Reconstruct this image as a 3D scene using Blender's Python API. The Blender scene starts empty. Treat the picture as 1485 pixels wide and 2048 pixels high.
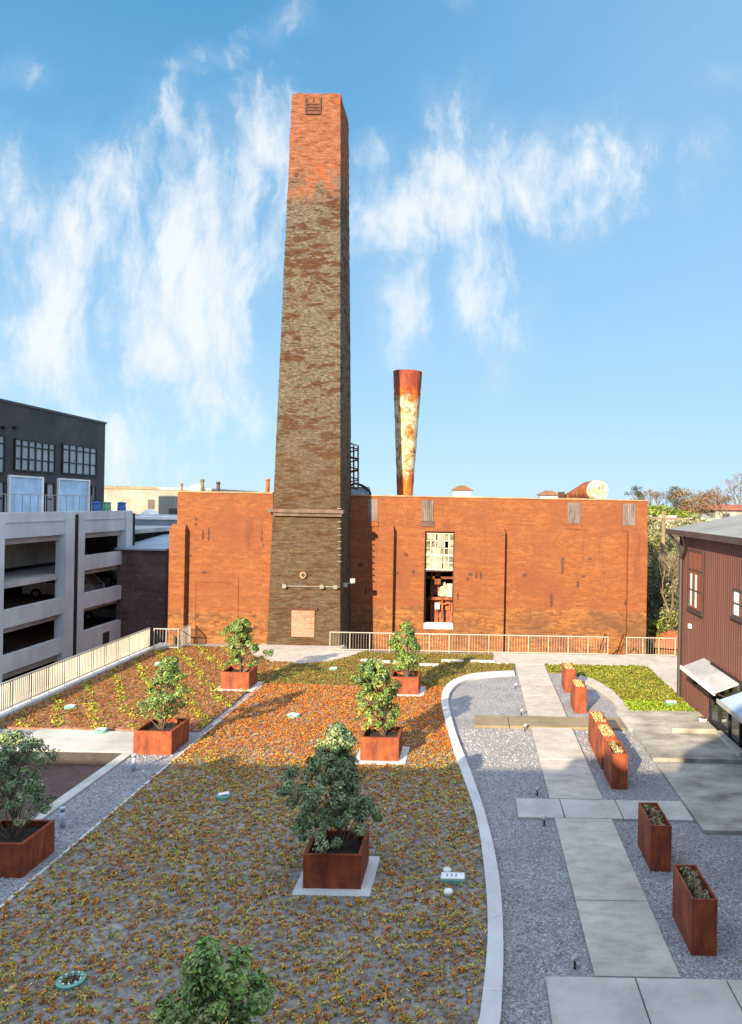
import bpy, math, random
import numpy as np
from mathutils import Vector, Matrix
R = math.radians
scene = bpy.context.scene
COL = scene.collection

# ---------------------------------------------------------------- camera
FPX, VX, VY, ROLL, H = 1480.0, 950.0, 1010.0, 0.018, 7.2
cam_d = bpy.data.cameras.new('camera')
cam = bpy.data.objects.new('camera', cam_d); COL.objects.link(cam)
cam_d.sensor_fit = 'VERTICAL'; cam_d.sensor_height = 24.0
cam_d.lens = FPX / 2048 * 24.0
cam_d.shift_x = -(VX - 742.5) / 2048
cam_d.shift_y = (VY - 1024) / 2048
cam_d.clip_start = 0.05; cam_d.clip_end = 6000
cam.matrix_world = Matrix.Translation((0, 0, H)) @ Matrix.Rotation(R(90), 4, 'X') @ Matrix.Rotation(ROLL, 4, 'Z')
scene.camera = cam

# ---------------------------------------------------------------- node helpers
def nd(t, typ, ins=None, **at):
    n = t.nodes.new(typ)
    for k, v in at.items(): setattr(n, k, v)
    for k, v in (ins or {}).items():
        s = n.inputs[k]
        if isinstance(v, bpy.types.NodeSocket): t.links.new(v, s)
        else:
            if s.type == 'RGBA' and len(v) == 3: v = (*v, 1)
            s.default_value = v
    return n
def mth(t, op, a, b=0.0, c=0.0, clamp=False):
    n = nd(t, 'ShaderNodeMath', {0: a, 1: b, 2: c}, operation=op); n.use_clamp = clamp; return n.outputs[0]
def vm(t, op, a, b=(0, 0, 0)):
    return nd(t, 'ShaderNodeVectorMath', {0: a, 1: b}, operation=op).outputs[0]
def mixc(t, f, a, b, blend='MIX'):
    return nd(t, 'ShaderNodeMix', {0: f, 6: a, 7: b}, data_type='RGBA', blend_type=blend).outputs[2]
def ramp(t, f, stops, interp='LINEAR'):
    n = nd(t, 'ShaderNodeValToRGB', {0: f}); n.color_ramp.interpolation = interp
    e = n.color_ramp.elements
    while len(e) < len(stops): e.new(0.5)
    for el, (p, c) in zip(e, stops):
        el.position = p; el.color = (*c, 1) if len(c) == 3 else c
    return n.outputs[0]
def noise(t, vec, scale, detail=5, rough=0.6, dist=0.0):
    return nd(t, 'ShaderNodeTexNoise', {'Vector': vec, 'Scale': scale, 'Detail': detail, 'Roughness': rough, 'Distortion': dist}).outputs[0]
def smooth(t, v, lo, hi):
    return nd(t, 'ShaderNodeMapRange', {0: v, 1: lo, 2: hi, 3: 0.0, 4: 1.0}, interpolation_type='SMOOTHSTEP').outputs[0]

# ---------------------------------------------------------------- sun + sky
SUN_AZ, SUN_EL = math.atan(0.40), R(21)
Ldir = Vector((math.sin(SUN_AZ) * math.cos(SUN_EL), math.cos(SUN_AZ) * math.cos(SUN_EL), -math.sin(SUN_EL)))
sl = bpy.data.lights.new('sun', 'SUN'); sl.energy = 4.1; sl.angle = R(0.55); sl.color = (1.0, 0.80, 0.54)
so = bpy.data.objects.new('sun', sl); COL.objects.link(so)
so.rotation_euler = Ldir.to_track_quat('-Z', 'Y').to_euler(); so.location = (-20, -40, 40)

world = bpy.data.worlds.new('World'); scene.world = world; world.use_nodes = True
wt = world.node_tree; wt.nodes.clear()
sky = nd(wt, 'ShaderNodeTexSky', sky_type='NISHITA')
sky.sun_disc = False; sky.sun_elevation = SUN_EL; sky.sun_rotation = SUN_AZ + math.pi
sky.air_density = 1.0; sky.dust_density = 0.1; sky.ozone_density = 1.6
gen = nd(wt, 'ShaderNodeTexCoord').outputs['Generated']
sx = nd(wt, 'ShaderNodeSeparateXYZ', {0: gen})
yy = mth(wt, 'MAXIMUM', mth(wt, 'ABSOLUTE', sx.outputs[1]), 0.08)
pu = mth(wt, 'DIVIDE', sx.outputs[0], yy); pv = mth(wt, 'DIVIDE', sx.outputs[2], yy)
P = nd(wt, 'ShaderNodeCombineXYZ', {0: pu, 1: pv, 2: 0.0}).outputs[0]
def skypt(x, y):
    u, v = x - VX, y - VY
    return ((u * math.cos(ROLL) + v * math.sin(ROLL)) / FPX, (u * math.sin(ROLL) - v * math.cos(ROLL)) / FPX)
# cirrus: where the wisps gather (direction, half extents, weight)
WISPS = [(385, 560, 190, 330, 1.0), (215, 400, 85, 170, .85), (325, 260, 60, 110, .75), (30, 420, 90, 130, .8), (90, 690, 150, 150, .85),
         (530, 300, 110, 160, .8), (460, 640, 110, 170, .9), (330, 830, 170, 140, .6), (20, 770, 120, 70, .8), (520, 850, 80, 110, .45), (150, 480, 110, 120, .75),
         (1040, 380, 190, 130, 1.0), (800, 440, 130, 120, .95), (985, 570, 110, 190, .78), (1150, 330, 120, 90, .75), (790, 640, 75, 110, .75),
         (905, 200, 85, 75, .6), (1225, 270, 120, 70, .62), (920, 420, 120, 110, .8), (740, 330, 70, 60, .6),
         (435, 95, 75, 50, .5), (355, 140, 60, 45, .5), (60, 165, 70, 60, .45), (560, 45, 75, 60, .5), (1365, 310, 55, 110, .42), (1430, 145, 60, 45, .45),
         (885, 15, 40, 30, .45), (700, 520, 60, 70, .6), (250, 900, 190, 110, .7), (450, 440, 120, 130, .85), (120, 560, 120, 110, .75), (1130, 420, 110, 110, .7), (880, 330, 110, 80, .8)]
warp = nd(wt, 'ShaderNodeTexNoise', {'Vector': P, 'Scale': 3.2, 'Detail': 5, 'Roughness': .6}).outputs['Color']
warp2 = nd(wt, 'ShaderNodeTexNoise', {'Vector': P, 'Scale': 14.0, 'Detail': 4, 'Roughness': .6}).outputs['Color']
Pw = vm(wt, 'ADD', P, vm(wt, 'MULTIPLY', vm(wt, 'SUBTRACT', warp, (.5, .5, .5)), (.22, .22, 0)))
Pw = vm(wt, 'ADD', Pw, vm(wt, 'MULTIPLY', vm(wt, 'SUBTRACT', warp2, (.5, .5, .5)), (.03, .04, 0)))
acc = None
for (x, y, rx, ry, wgt) in WISPS:
    cx, cy = skypt(x, y)
    d = vm(wt, 'MULTIPLY', vm(wt, 'SUBTRACT', Pw, (cx, cy, 0)), (FPX / rx / 1.95, FPX / ry / 1.9, 0))
    ln = nd(wt, 'ShaderNodeVectorMath', {0: d}, operation='LENGTH').outputs['Value']
    m = nd(wt, 'ShaderNodeMapRange', {0: ln, 1: 1.0, 2: 0.0, 3: 0.0, 4: wgt}, interpolation_type='SMOOTHSTEP').outputs[0]
    acc = m if acc is None else mth(wt, 'SMOOTH_MAX', acc, m, 0.15)
Ps = vm(wt, 'ADD', P, vm(wt, 'MULTIPLY', vm(wt, 'SUBTRACT', warp, (.5, .5, .5)), (.11, .09, 0)))
def streak(deg, sx_, sy_, seed):
    v = nd(wt, 'ShaderNodeMapping', {'Vector': Ps, 'Location': (seed, seed*.6, 0), 'Rotation': (0, 0, R(deg)), 'Scale': (sx_, sy_, 1.0)}).outputs[0]
    return noise(wt, v, 1.0, 10, .64, .35)
lr = smooth(wt, pu, -.30, -.05)
def mixf(f, a, b): return nd(wt, 'ShaderNodeMix', {0: f, 2: a, 3: b}).outputs[0]
st = mixf(lr, streak(-24, 9.5, 4.6, 0), streak(40, 9.5, 4.8, 3.1))
st2 = mixf(lr, streak(-36, 30, 9, 1.7), streak(52, 30, 10, 5.3))
cl = mth(wt, 'ADD', mth(wt, 'MULTIPLY', st, 1.05), mth(wt, 'MULTIPLY', st2, .6))
dens = mth(wt, 'ADD', mth(wt, 'SUBTRACT', cl, 1.06), mth(wt, 'MULTIPLY', acc, .62))
dens = smooth(wt, dens, -0.04, 0.46)
dens = mth(wt, 'MULTIPLY', dens, smooth(wt, acc, 0.0, 0.35))
dens = mth(wt, 'MAXIMUM', dens, mth(wt, 'MULTIPLY', smooth(wt, acc, .1, .9), mth(wt, 'MULTIPLY', smooth(wt, st, .3, .65), .42)))
elev = sx.outputs[2]
low = ramp(wt, elev, [(0.0, (1.30, 1.78, 2.18)), (.10, (1.02, 1.62, 2.15)), (.26, (.64, 1.29, 1.90)), (.42, (.34, .98, 1.64)), (.58, (.19, .76, 1.40)), (1.0, (.12, .5, 1.15))])
side = smooth(wt, pu, -.40, .40)                    # paler towards the right-hand side
low = mixc(wt, mth(wt, 'MULTIPLY', side, .45), low, (1.05, 1.62, 2.15))
skyc = mixc(wt, .92, mixc(wt, 1.0, sky.outputs[0], (.28, .40, .58), 'MULTIPLY'), low)
high = mixc(wt, .5, mixc(wt, 1.0, sky.outputs[0], (1.35, 1.35, 1.4), 'MULTIPLY'), (4.7, 4.9, 5.2))   # added bright fill overhead, out of view, lifting the shaded surfaces
hl = mth(wt, 'SQRT', mth(wt, 'ADD', mth(wt, 'MULTIPLY', sx.outputs[0], sx.outputs[0]), mth(wt, 'MULTIPLY', sx.outputs[1], sx.outputs[1])))
side_fill = mth(wt, 'MULTIPLY', smooth(wt, mth(wt, 'DIVIDE', sx.outputs[1], mth(wt, 'MAXIMUM', hl, .01)), .62, .25), smooth(wt, elev, -.05, .10))   # added fill: unseen sky beside and behind the camera made brighter
skyc = mixc(wt, mth(wt, 'MAXIMUM', smooth(wt, elev, .58, .74), mth(wt, 'MULTIPLY', side_fill, .55)), skyc, high)
CLOUD_NODE_COL = (2.02, 2.14, 2.24, 1)
skyc = mixc(wt, mth(wt, 'MULTIPLY', dens, .95), skyc, CLOUD_NODE_COL)
bg = nd(wt, 'ShaderNodeBackground', {'Color': skyc, 'Strength': 0.15})
wo = nd(wt, 'ShaderNodeOutputWorld', {0: bg.outputs[0]})

scene.view_settings.view_transform = 'Standard'
scene.view_settings.look = 'None'
scene.view_settings.gamma = 1.0
scene.view_settings.use_curve_mapping = False
scene.view_settings.exposure = 1.62
scene.cycles.max_bounces = 6

# ---------------------------------------------------------------- calibration helpers (photo measurements -> metres)
def derot(px, py):
    u, v = px - VX, py - VY
    return u * math.cos(ROLL) + v * math.sin(ROLL), -u * math.sin(ROLL) + v * math.cos(ROLL)
def gnd(px, py, z=0.0):
    u, v = derot(px, py); Y = FPX * (H - z) / v
    return (u / FPX * Y, Y)
def atY(px, py, Y):
    u, v = derot(px, py); return (u / FPX * Y, H - v / FPX * Y)
def atX(px, py, X):
    u, v = derot(px, py); Y = X * FPX / u; return (Y, H - v / FPX * Y)

# ---------------------------------------------------------------- mesh builder
class MB:
    def __init__(s): s.v = []; s.f = []; s.c = []; s.smooth = False
    def add(s, vs, fs, col=None):
        o = len(s.v); s.v.extend([tuple(p) for p in vs])
        for f in fs: s.f.append([i + o for i in f]); s.c.append(col)
        return s
    def box(s, x0, x1, y0, y1, z0, z1, col=None):
        if x0 > x1: x0, x1 = x1, x0
        if y0 > y1: y0, y1 = y1, y0
        if z0 > z1: z0, z1 = z1, z0
        return s.add([(x0,y0,z0),(x1,y0,z0),(x1,y1,z0),(x0,y1,z0),(x0,y0,z1),(x1,y0,z1),(x1,y1,z1),(x0,y1,z1)],
              [(3,2,1,0),(4,5,6,7),(0,1,5,4),(1,2,6,5),(2,3,7,6),(3,0,4,7)], col)
    def obox(s, p0, p1, p2, p3, z0, z1):     # four ground corners (ccw), extruded
        return s.prism([p0, p1, p2, p3], z0, z1)
    def prism(s, pts, z0, z1):
        a = sum(pts[i][0]*pts[(i+1)%len(pts)][1]-pts[(i+1)%len(pts)][0]*pts[i][1] for i in range(len(pts)))
        if a < 0: pts = pts[::-1]
        n = len(pts)
        vs = [(p[0],p[1],z0) for p in pts] + [(p[0],p[1],z1) for p in pts]
        fs = [tuple(range(n))[::-1], tuple(range(n, 2*n))] + [(i,(i+1)%n,(i+1)%n+n,i+n) for i in range(n)]
        return s.add(vs, fs)
    def tube(s, pts, rad, n=8, cap=True):
        pts = [Vector(p) for p in pts]
        if not hasattr(rad, '__len__'): rad = [rad]*len(pts)
        vs = []; fs = []; up = Vector((0,0,1))
        for i, p in enumerate(pts):
            d = (pts[min(i+1,len(pts)-1)] - pts[max(i-1,0)]).normalized()
            a = d.cross(up)
            if a.length < 1e-3: a = d.cross(Vector((1,0,0)))
            a.normalize(); b = d.cross(a).normalized()
            for k in range(n):
                t = 2*math.pi*k/n
                vs.append(p + (a*math.cos(t) + b*math.sin(t))*rad[i])
        for i in range(len(pts)-1):
            for k in range(n):
                fs.append((i*n+k, i*n+(k+1)%n, (i+1)*n+(k+1)%n, (i+1)*n+k))
        if cap: fs += [tuple(range(n))[::-1], tuple(range((len(pts)-1)*n, len(pts)*n))]
        return s.add(vs, fs)
    def lathe(s, c, prof, n=20, cap=True):   # prof: (r, z)
        return s.tube([(c[0], c[1], c[2]+z) for r, z in prof], [max(r,1e-4) for r, z in prof], n, cap)
    def open_box(s, x0, x1, y0, y1, z0, z1, t):
        o = [(x0,y0),(x1,y0),(x1,y1),(x0,y1)]; i_ = [(x0+t,y0+t),(x1-t,y0+t),(x1-t,y1-t),(x0+t,y1-t)]
        vs = [(x,y,z0) for x,y in o]+[(x,y,z1) for x,y in o]+[(x,y,z1) for x,y in i_]+[(x,y,z0) for x,y in i_]
        fs = []
        for k in range(4):
            j = (k+1)%4
            fs += [(k,j,j+4,k+4),(k+4,j+4,j+8,k+8),(k+8,j+8,j+12,k+12)]
        return s.add(vs, fs)
    def build(s, name, mat, parent=None, smooth=False, bevel=0.0, origin=None):
        org = ORG[parent.name] if parent else Vector(origin or (0,0,0))
        me = bpy.data.meshes.new(name)
        me.from_pydata([(x-org.x, y-org.y, z-org.z) for x,y,z in s.v], [], s.f)
        if any(c is not None for c in s.c):
            at = me.color_attributes.new('Col', 'FLOAT_COLOR', 'CORNER')
            arr = np.ones((len(me.loops), 4), dtype=np.float32); k = 0
            for f, c in zip(s.f, s.c):
                n = len(f); arr[k:k+n,:3] = c if c is not None else (1,1,1); k += n
            at.data.foreach_set('color', arr.ravel())
        if smooth: me.polygons.foreach_set('use_smooth', [True]*len(me.polygons))
        me.materials.append(mat); me.update()
        o = bpy.data.objects.new(name, me); COL.objects.link(o)
        if parent: o.parent = parent
        else: o.location = org
        ORG[o.name] = org
        if bevel:
            m = o.modifiers.new('bevel', 'BEVEL'); m.width = bevel; m.segments = 2; m.limit_method = 'ANGLE'
        return o
ORG = {}
def thing(name, loc, label, cat, group=None):
    o = bpy.data.objects.new(name, None); COL.objects.link(o); o.location = loc
    o.empty_display_size = .2
    ORG[o.name] = Vector(loc); tag(o, label, cat, group); return o
def tag(o, label, cat, group=None):
    o['label'] = label; o['category'] = cat
    if group: o['group'] = group
    return o
def struct(o): o['kind'] = 'structure'; return o
def stuff(o, label=None, cat=None):
    o['kind'] = 'stuff'
    if label: o['label'] = label
    if cat: o['category'] = cat
    return o
def copy_tree(o, parent=None):
    c = o.copy(); COL.objects.link(c); c.parent = parent
    for ch in list(o.children): copy_tree(ch, c)
    return c

# ---------------------------------------------------------------- materials
def newmat(name):
    m = bpy.data.materials.new(name); m.use_nodes = True; t = m.node_tree
    return m, t, t.nodes['Principled BSDF'], nd(t, 'ShaderNodeTexCoord').outputs['Object']
def setb(t, b, col=None, rough=None, metal=None, bump=None, bstr=.4, bdist=.02, spec=None):
    def put(k, v):
        if isinstance(v, bpy.types.NodeSocket): t.links.new(v, b.inputs[k])
        else: b.inputs[k].default_value = (*v, 1) if hasattr(v, '__len__') and len(v) == 3 else v
    if col is not None: put('Base Color', col)
    if rough is not None: put('Roughness', rough)
    if metal is not None: put('Metallic', metal)
    if spec is not None: put('Specular IOR Level', spec)
    if bump is not None:
        bn = nd(t, 'ShaderNodeBump', {'Height': bump, 'Strength': bstr, 'Distance': bdist})
        t.links.new(bn.outputs[0], b.inputs['Normal'])
def pmat(name, cols, scale=2.0, stretch=(1,1,1), rough=.8, metal=0.0, bstr=.25, bscale=None, blot=(.3, .25), detail=6, spec=.3, bdist=.02):
    m, t, b, oc = newmat(name)
    v = nd(t, 'ShaderNodeMapping', {'Vector': oc, 'Scale': stretch}).outputs[0]
    n1 = noise(t, v, scale, detail, .65)
    k = len(cols)
    c = ramp(t, smooth(t, n1, .28, .72), [(i/(max(k-1,1)), cc) for i, cc in enumerate(cols)]) if k > 1 else None
    if c is None: c = nd(t, 'ShaderNodeRGB').outputs[0]; c.default_value = (*cols[0], 1)
    n2 = noise(t, oc, blot[0], 4, .6)
    mul = nd(t, 'ShaderNodeMapRange', {0: n2, 1: .3, 2: .7, 3: 1-blot[1], 4: 1+blot[1]}).outputs[0]
    c = mixc(t, 1.0, c, nd(t, 'ShaderNodeCombineColor', {0: mul, 1: mul, 2: mul}).outputs[0], 'MULTIPLY')
    setb(t, b, c, rough, metal, noise(t, v, bscale or scale*6, 5, .7) if bstr else None, bstr, bdist, spec)
    return m
def facade_vec(t, oc):
    s = nd(t, 'ShaderNodeSeparateXYZ', {0: oc})
    return nd(t, 'ShaderNodeCombineXYZ', {0: mth(t, 'ADD', s.outputs[0], s.outputs[1]), 1: s.outputs[2], 2: 0.0}).outputs[0], s
def brickmat(name, c1, c2, mortar, stain, stain_amt=.5, bw=.24, bh=.08, streak=(.5, 5.0), dark=None, zones=None, seed=0.0, light=None):
    m, t, b, oc = newmat(name)
    v, s = facade_vec(t, oc)
    vj = vm(t, 'ADD', v, (seed, seed*.7, 0))
    br = nd(t, 'ShaderNodeTexBrick', {'Vector': vj, 'Color1': c1, 'Color2': c2, 'Mortar': mortar, 'Scale': 1.0, 'Mortar Size': .011,
             'Mortar Smooth': .3, 'Bias': 0.0, 'Brick Width': bw, 'Row Height': bh})
    col = br.outputs['Color']
    # every few courses differ: long horizontal streaks
    vs = nd(t, 'ShaderNodeMapping', {'Vector': vj, 'Scale': (streak[0], streak[1], 1)}).outputs[0]
    n1 = noise(t, vs, 1.0, 7, .7)
    mul = nd(t, 'ShaderNodeMapRange', {0: n1, 1: .3, 2: .7, 3: .70, 4: 1.3}).outputs[0]
    col = mixc(t, 1.0, col, nd(t, 'ShaderNodeCombineColor', {0: mul, 1: mul, 2: mul}).outputs[0], 'MULTIPLY')
    gr = noise(t, vj, 7.0, 5, .8)
    mul3 = nd(t, 'ShaderNodeMapRange', {0: gr, 1: .32, 2: .68, 3: .68, 4: 1.34}).outputs[0]
    col = mixc(t, 1.0, col, nd(t, 'ShaderNodeCombineColor', {0: mul3, 1: mul3, 2: mul3}).outputs[0], 'MULTIPLY')
    n2 = noise(t, vj, .42, 6, .65, .6)
    col = mixc(t, mth(t, 'MULTIPLY', smooth(t, n2, .44, .66), stain_amt), col, stain)
    if light:
        n4 = noise(t, nd(t, 'ShaderNodeMapping', {'Vector': vj, 'Scale': (.9, 3.0, 1)}).outputs[0], .8, 6, .7, .4)
        col = mixc(t, mth(t, 'MULTIPLY', smooth(t, n4, .58, .70), light[1]), col, light[0])
    if dark:
        vs3 = nd(t, 'ShaderNodeMapping', {'Vector': vj, 'Scale': (1.6, 3.2, 1)}).outputs[0]
        n3 = noise(t, vs3, .9, 5, .7, .3)
        col = mixc(t, mth(t, 'MULTIPLY', smooth(t, n3, .57, .67), dark[1]), col, dark[0])
    if zones: col = zones(t, col, v, s)
    setb(t, b, col, .88, 0, mth(t, 'ADD', mth(t, 'MULTIPLY', br.outputs['Fac'], -1.0), noise(t, vj, 18, 4, .7)), .5, .02, .15)
    return m
M = {}
def factory_zones(t, col, v, s):      # the rebuilt top courses are a duller red
    z = s.outputs[2]
    f = mth(t, 'MULTIPLY', smooth(t, mth(t, 'ADD', z, mth(t, 'MULTIPLY', noise(t, v, .8, 3, .5), .25)), 6.22, 6.30), .55)
    col = mixc(t, f, col, (.215, .066, .028))
    vr = noise(t, nd(t, 'ShaderNodeMapping', {'Vector': v, 'Scale': (1.5, .16, 1)}).outputs[0], 1.0, 6, .7)
    col = mixc(t, mth(t, 'MULTIPLY', smooth(t, vr, .56, .72), .45), col, (.10, .042, .024))
    g = mth(t, 'MULTIPLY', smooth(t, mth(t, 'ADD', z, mth(t, 'MULTIPLY', noise(t, v, .6, 4, .6), 1.2)), 1.3, -.3), .35)
    col = mixc(t, g, col, (.17, .068, .034))
    w = smooth(t, mth(t, 'FRACT', mth(t, 'MULTIPLY', z, .72)), .94, .99)
    return mixc(t, mth(t, 'MULTIPLY', w, .35), col, (.20, .06, .02))
M['brick'] = brickmat('orange_brick', (.285, .113, .033), (.145, .053, .019), (.20, .115, .06), (.115, .055, .03), .85, bw=.30, bh=.105, streak=(.35, 3.2), dark=((.10, .045, .028), .65),
                      light=((.33, .16, .085), .45), zones=factory_zones)
def chim_zones(t, col, v, s):
    z = s.outputs[2]
    hn = noise(t, nd(t, 'ShaderNodeMapping', {'Vector': v, 'Scale': (.8, 1.3, 1)}).outputs[0], .9, 6, .65, .5)
    zn = mth(t, 'ADD', z, mth(t, 'MULTIPLY', mth(t, 'SUBTRACT', hn, .5), 9.0))
    # weathered red brick head
    vb = nd(t, 'ShaderNodeMapping', {'Vector': v, 'Scale': (2.2, 7.0, 1)}).outputs[0]
    rc = ramp(t, noise(t, vb, 1.0, 6, .7, .4), [(.3, (.06, .03, .02)), (.46, (.20, .07, .034)), (.7, (.30, .14, .085))])
    rust = smooth(t, noise(t, nd(t, 'ShaderNodeMapping', {'Vector': v, 'Scale': (1.4, .7, 1)}).outputs[0], .8, 6, .7, .9), .60, .68)
    rc = mixc(t, mth(t, 'MULTIPLY', rust, .7), rc, (.45, .07, .015))
    col = mixc(t, mth(t, 'MULTIPLY', smooth(t, zn, 22.2, 24.2), mth(t, 'SUBTRACT', .92, mth(t, 'MULTIPLY', smooth(t, noise(t, vb, .6, 5, .7), .55, .7), .5))), col, rc)
    # patches where the rendered face has come away and brown brick shows
    vp = nd(t, 'ShaderNodeMapping', {'Vector': v, 'Scale': (1.0, 3.3, 1)}).outputs[0]
    pn = noise(t, vp, 1.0, 8, .74, .5)
    pbig = noise(t, nd(t, 'ShaderNodeMapping', {'Vector': v, 'Scale': (.3, .35, 1)}).outputs[0], 1.0, 3, .6)
    pn = mth(t, 'ADD', pn, mth(t, 'MULTIPLY', mth(t, 'SUBTRACT', pbig, .5), .35))
    pf = mth(t, 'MULTIPLY', smooth(t, pn, .505, .555), smooth(t, zn, 23.6, 22.7))
    bn = noise(t, vb, 1.6, 4, .7)
    col = mixc(t, mth(t, 'MULTIPLY', pf, .88), col, ramp(t, bn, [(.35, (.028, .016, .010)), (.65, (.105, .042, .016))]))
    # browner foot
    lo = mth(t, 'MULTIPLY', smooth(t, zn, 13.5, 7.0), .62)
    vl = nd(t, 'ShaderNodeMapping', {'Vector': v, 'Scale': (1.6, 9.0, 1)}).outputs[0]
    lc = ramp(t, noise(t, vl, 1.0, 7, .72, .3), [(.3, (.028, .018, .010)), (.5, (.080, .050, .024)), (.72, (.165, .112, .06))])
    return mixc(t, lo, col, lc)
def chimmat():
    m, t, b, oc = newmat('weathered_chimney_brick')
    v, s = facade_vec(t, oc)
    br = nd(t, 'ShaderNodeTexBrick', {'Vector': v, 'Color1': (.125,.104,.074), 'Color2': (.066,.054,.039), 'Mortar': (.125,.11,.085), 'Scale': 1.0, 'Mortar Size': .012,
             'Mortar Smooth': .3, 'Brick Width': .21, 'Row Height': .085})
    vg = nd(t, 'ShaderNodeMapping', {'Vector': v, 'Scale': (1.0, 1.6, 1)}).outputs[0]
    g = noise(t, vg, 6.0, 6, .75)
    mul = nd(t, 'ShaderNodeMapRange', {0: g, 1: .32, 2: .68, 3: .42, 4: 1.65}).outputs[0]
    col = mixc(t, 1.0, br.outputs['Color'], nd(t, 'ShaderNodeCombineColor', {0: mul, 1: mul, 2: mul}).outputs[0], 'MULTIPLY')
    col = chim_zones(t, col, v, s)
    fine = noise(t, v, 16.0, 4, .8)
    mul2 = nd(t, 'ShaderNodeMapRange', {0: fine, 1: .3, 2: .7, 3: .78, 4: 1.25}).outputs[0]
    col = mixc(t, 1.0, col, nd(t, 'ShaderNodeCombineColor', {0: mul2, 1: mul2, 2: mul2}).outputs[0], 'MULTIPLY')
    setb(t, b, col, .92, 0, mth(t, 'ADD', g, mth(t, 'MULTIPLY', br.outputs['Fac'], -.5)), .8, .05, .1)
    return m
M['chimney'] = chimmat()
M['brick_pink'] = brickmat('pale_infill_brick', (.36, .135, .085), (.30, .105, .06), (.40, .26, .20), (.36, .23, .18), .5)
M['brick_dark'] = brickmat('old_dark_brick', (.10, .05, .045), (.075, .042, .04), (.13, .11, .10), (.16, .13, .12), .6, light=((.30, .26, .24), .5))
M['brick_block'] = brickmat('apartment_brick', (.30, .12, .07), (.25, .10, .06), (.35, .3, .25), (.2, .09, .06), .3)
M['coping'] = pmat('coping_stone', [(.24,.15,.08),(.36,.25,.14)], 3, rough=.9)
M['slab'] = pmat('pale_concrete', [(.34,.33,.30),(.42,.41,.37),(.46,.45,.41)], 1.4, rough=.85, blot=(.45,.14), bstr=.12)
M['path'] = pmat('path_concrete', [(.33,.30,.26),(.41,.38,.335),(.46,.43,.38)], 2.4, (1,2,1), rough=.85, blot=(.55,.16), bstr=.12)
M['stained'] = pmat('stained_concrete', [(.16,.15,.12),(.27,.26,.22),(.34,.33,.29),(.42,.41,.37)], .9, (1.0,1.6,1), rough=.8, blot=(.35,.3), bstr=.12)
M['brown_slab'] = pmat('brown_concrete', [(.19,.155,.095),(.25,.205,.13)], 2.5, rough=.85, blot=(.6,.2), bstr=.15)
M['ledge'] = pmat('ledge_stone', [(.10,.07,.05),(.16,.115,.08)], 3, rough=.9)
M['kerb'] = pmat('kerb_concrete', [(.46,.46,.45),(.54,.54,.53)], 1.5, rough=.8, blot=(.4,.12), bstr=.1)
M['garage'] = pmat('garage_concrete', [(.49,.53,.55),(.59,.63,.65)], 1.0, (1,1,.5), rough=.9, blot=(.18,.2), bstr=.12)
M['garage_floor'] = pmat('parking_deck_concrete', [(.34,.34,.34),(.42,.42,.42)], .6, rough=.9)
M['white_paint'] = pmat('cream_white_paint', [(.33,.32,.285),(.38,.37,.33)], 6, rough=.5, bstr=0)
M['dark_metal'] = pmat('dark_brown_metal', [(.035,.03,.03),(.055,.045,.045)], 6, rough=.5, bstr=0, spec=.5)
M['black'] = pmat('black_metal', [(.012,.012,.013),(.02,.02,.02)], 6, rough=.5, bstr=0)
M['soil'] = pmat('dark_soil', [(.012,.009,.007),(.05,.038,.028),(.03,.022,.016)], 18, rough=.95, bstr=.8)
M['bark'] = pmat('bark', [(.10,.075,.05),(.22,.17,.12)], 12, (1,1,.3), rough=.9, bstr=.5)
M['pit'] = pmat('brown_rubber_mulch', [(.085,.05,.045),(.12,.075,.066)], 5, rough=.95, blot=(.5,.2), bstr=.5)
M['far_green'] = pmat('scrub_green', [(.05,.075,.02),(.10,.13,.04),(.16,.15,.07)], .25, rough=.95, bstr=.3)
M['ground'] = pmat('town_ground', [(.12,.12,.11),(.20,.18,.15),(.10,.11,.06)], .08, rough=.95)
M['hill'] = pmat('wooded_hill', [(.035,.05,.04),(.055,.07,.055),(.075,.08,.07)], .04, rough=1.0, bstr=0)
M['roof_grey'] = pmat('grey_roof_membrane', [(.17,.18,.17),(.22,.23,.22)], 1.0, (1,5,1), rough=.8, bstr=.1)
M['beige'] = pmat('beige_stucco', [(.25,.24,.20),(.30,.29,.25)], .6, rough=.9)
M['cream'] = pmat('cream_panel', [(.13,.11,.07),(.36,.33,.22),(.52,.49,.36),(.58,.56,.46)], 2.2, (1,1,2), rough=.6)
M['bluegrey'] = pmat('blue_grey_metal', [(.22,.28,.34),(.32,.37,.42)], .7, rough=.5)
M['rust'] = pmat('rusted_iron', [(.09,.028,.014),(.18,.055,.022),(.30,.11,.05)], 5, (1,1,.6), rough=.85, bstr=.4)
M['rust_dark'] = pmat('dark_rusted_steel', [(.05,.025,.018),(.11,.05,.03)], 6, rough=.85)
M['terracotta'] = pmat('terracotta', [(.33,.085,.035),(.43,.13,.06)], 3, rough=.85)
M['red_roof'] = pmat('red_shingles', [(.24,.075,.045),(.34,.12,.07)], 1.5, rough=.85)
M['brown_roof'] = pmat('rusted_brown_roof', [(.15,.07,.035),(.24,.12,.06)], 4, rough=.85)
M['white'] = pmat('white_panel', [(.72,.71,.67),(.80,.79,.76)], 4, rough=.6)
M['wood_pole'] = pmat('weathered_wood', [(.14,.10,.065),(.22,.16,.10)], 6, (1,1,.1), rough=.9)
M['board'] = pmat('weathered_boards', [(.075,.06,.055),(.15,.12,.11),(.20,.165,.15)], 5, (1,1,.15), rough=.85)
M['drain_white'] = pmat('white_plastic', [(.70,.74,.70),(.78,.82,.78)], 6, rough=.5, bstr=0)
M['drain_green'] = pmat('green_plastic', [(.10,.30,.22),(.16,.38,.29)], 6, rough=.5, bstr=0)
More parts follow.
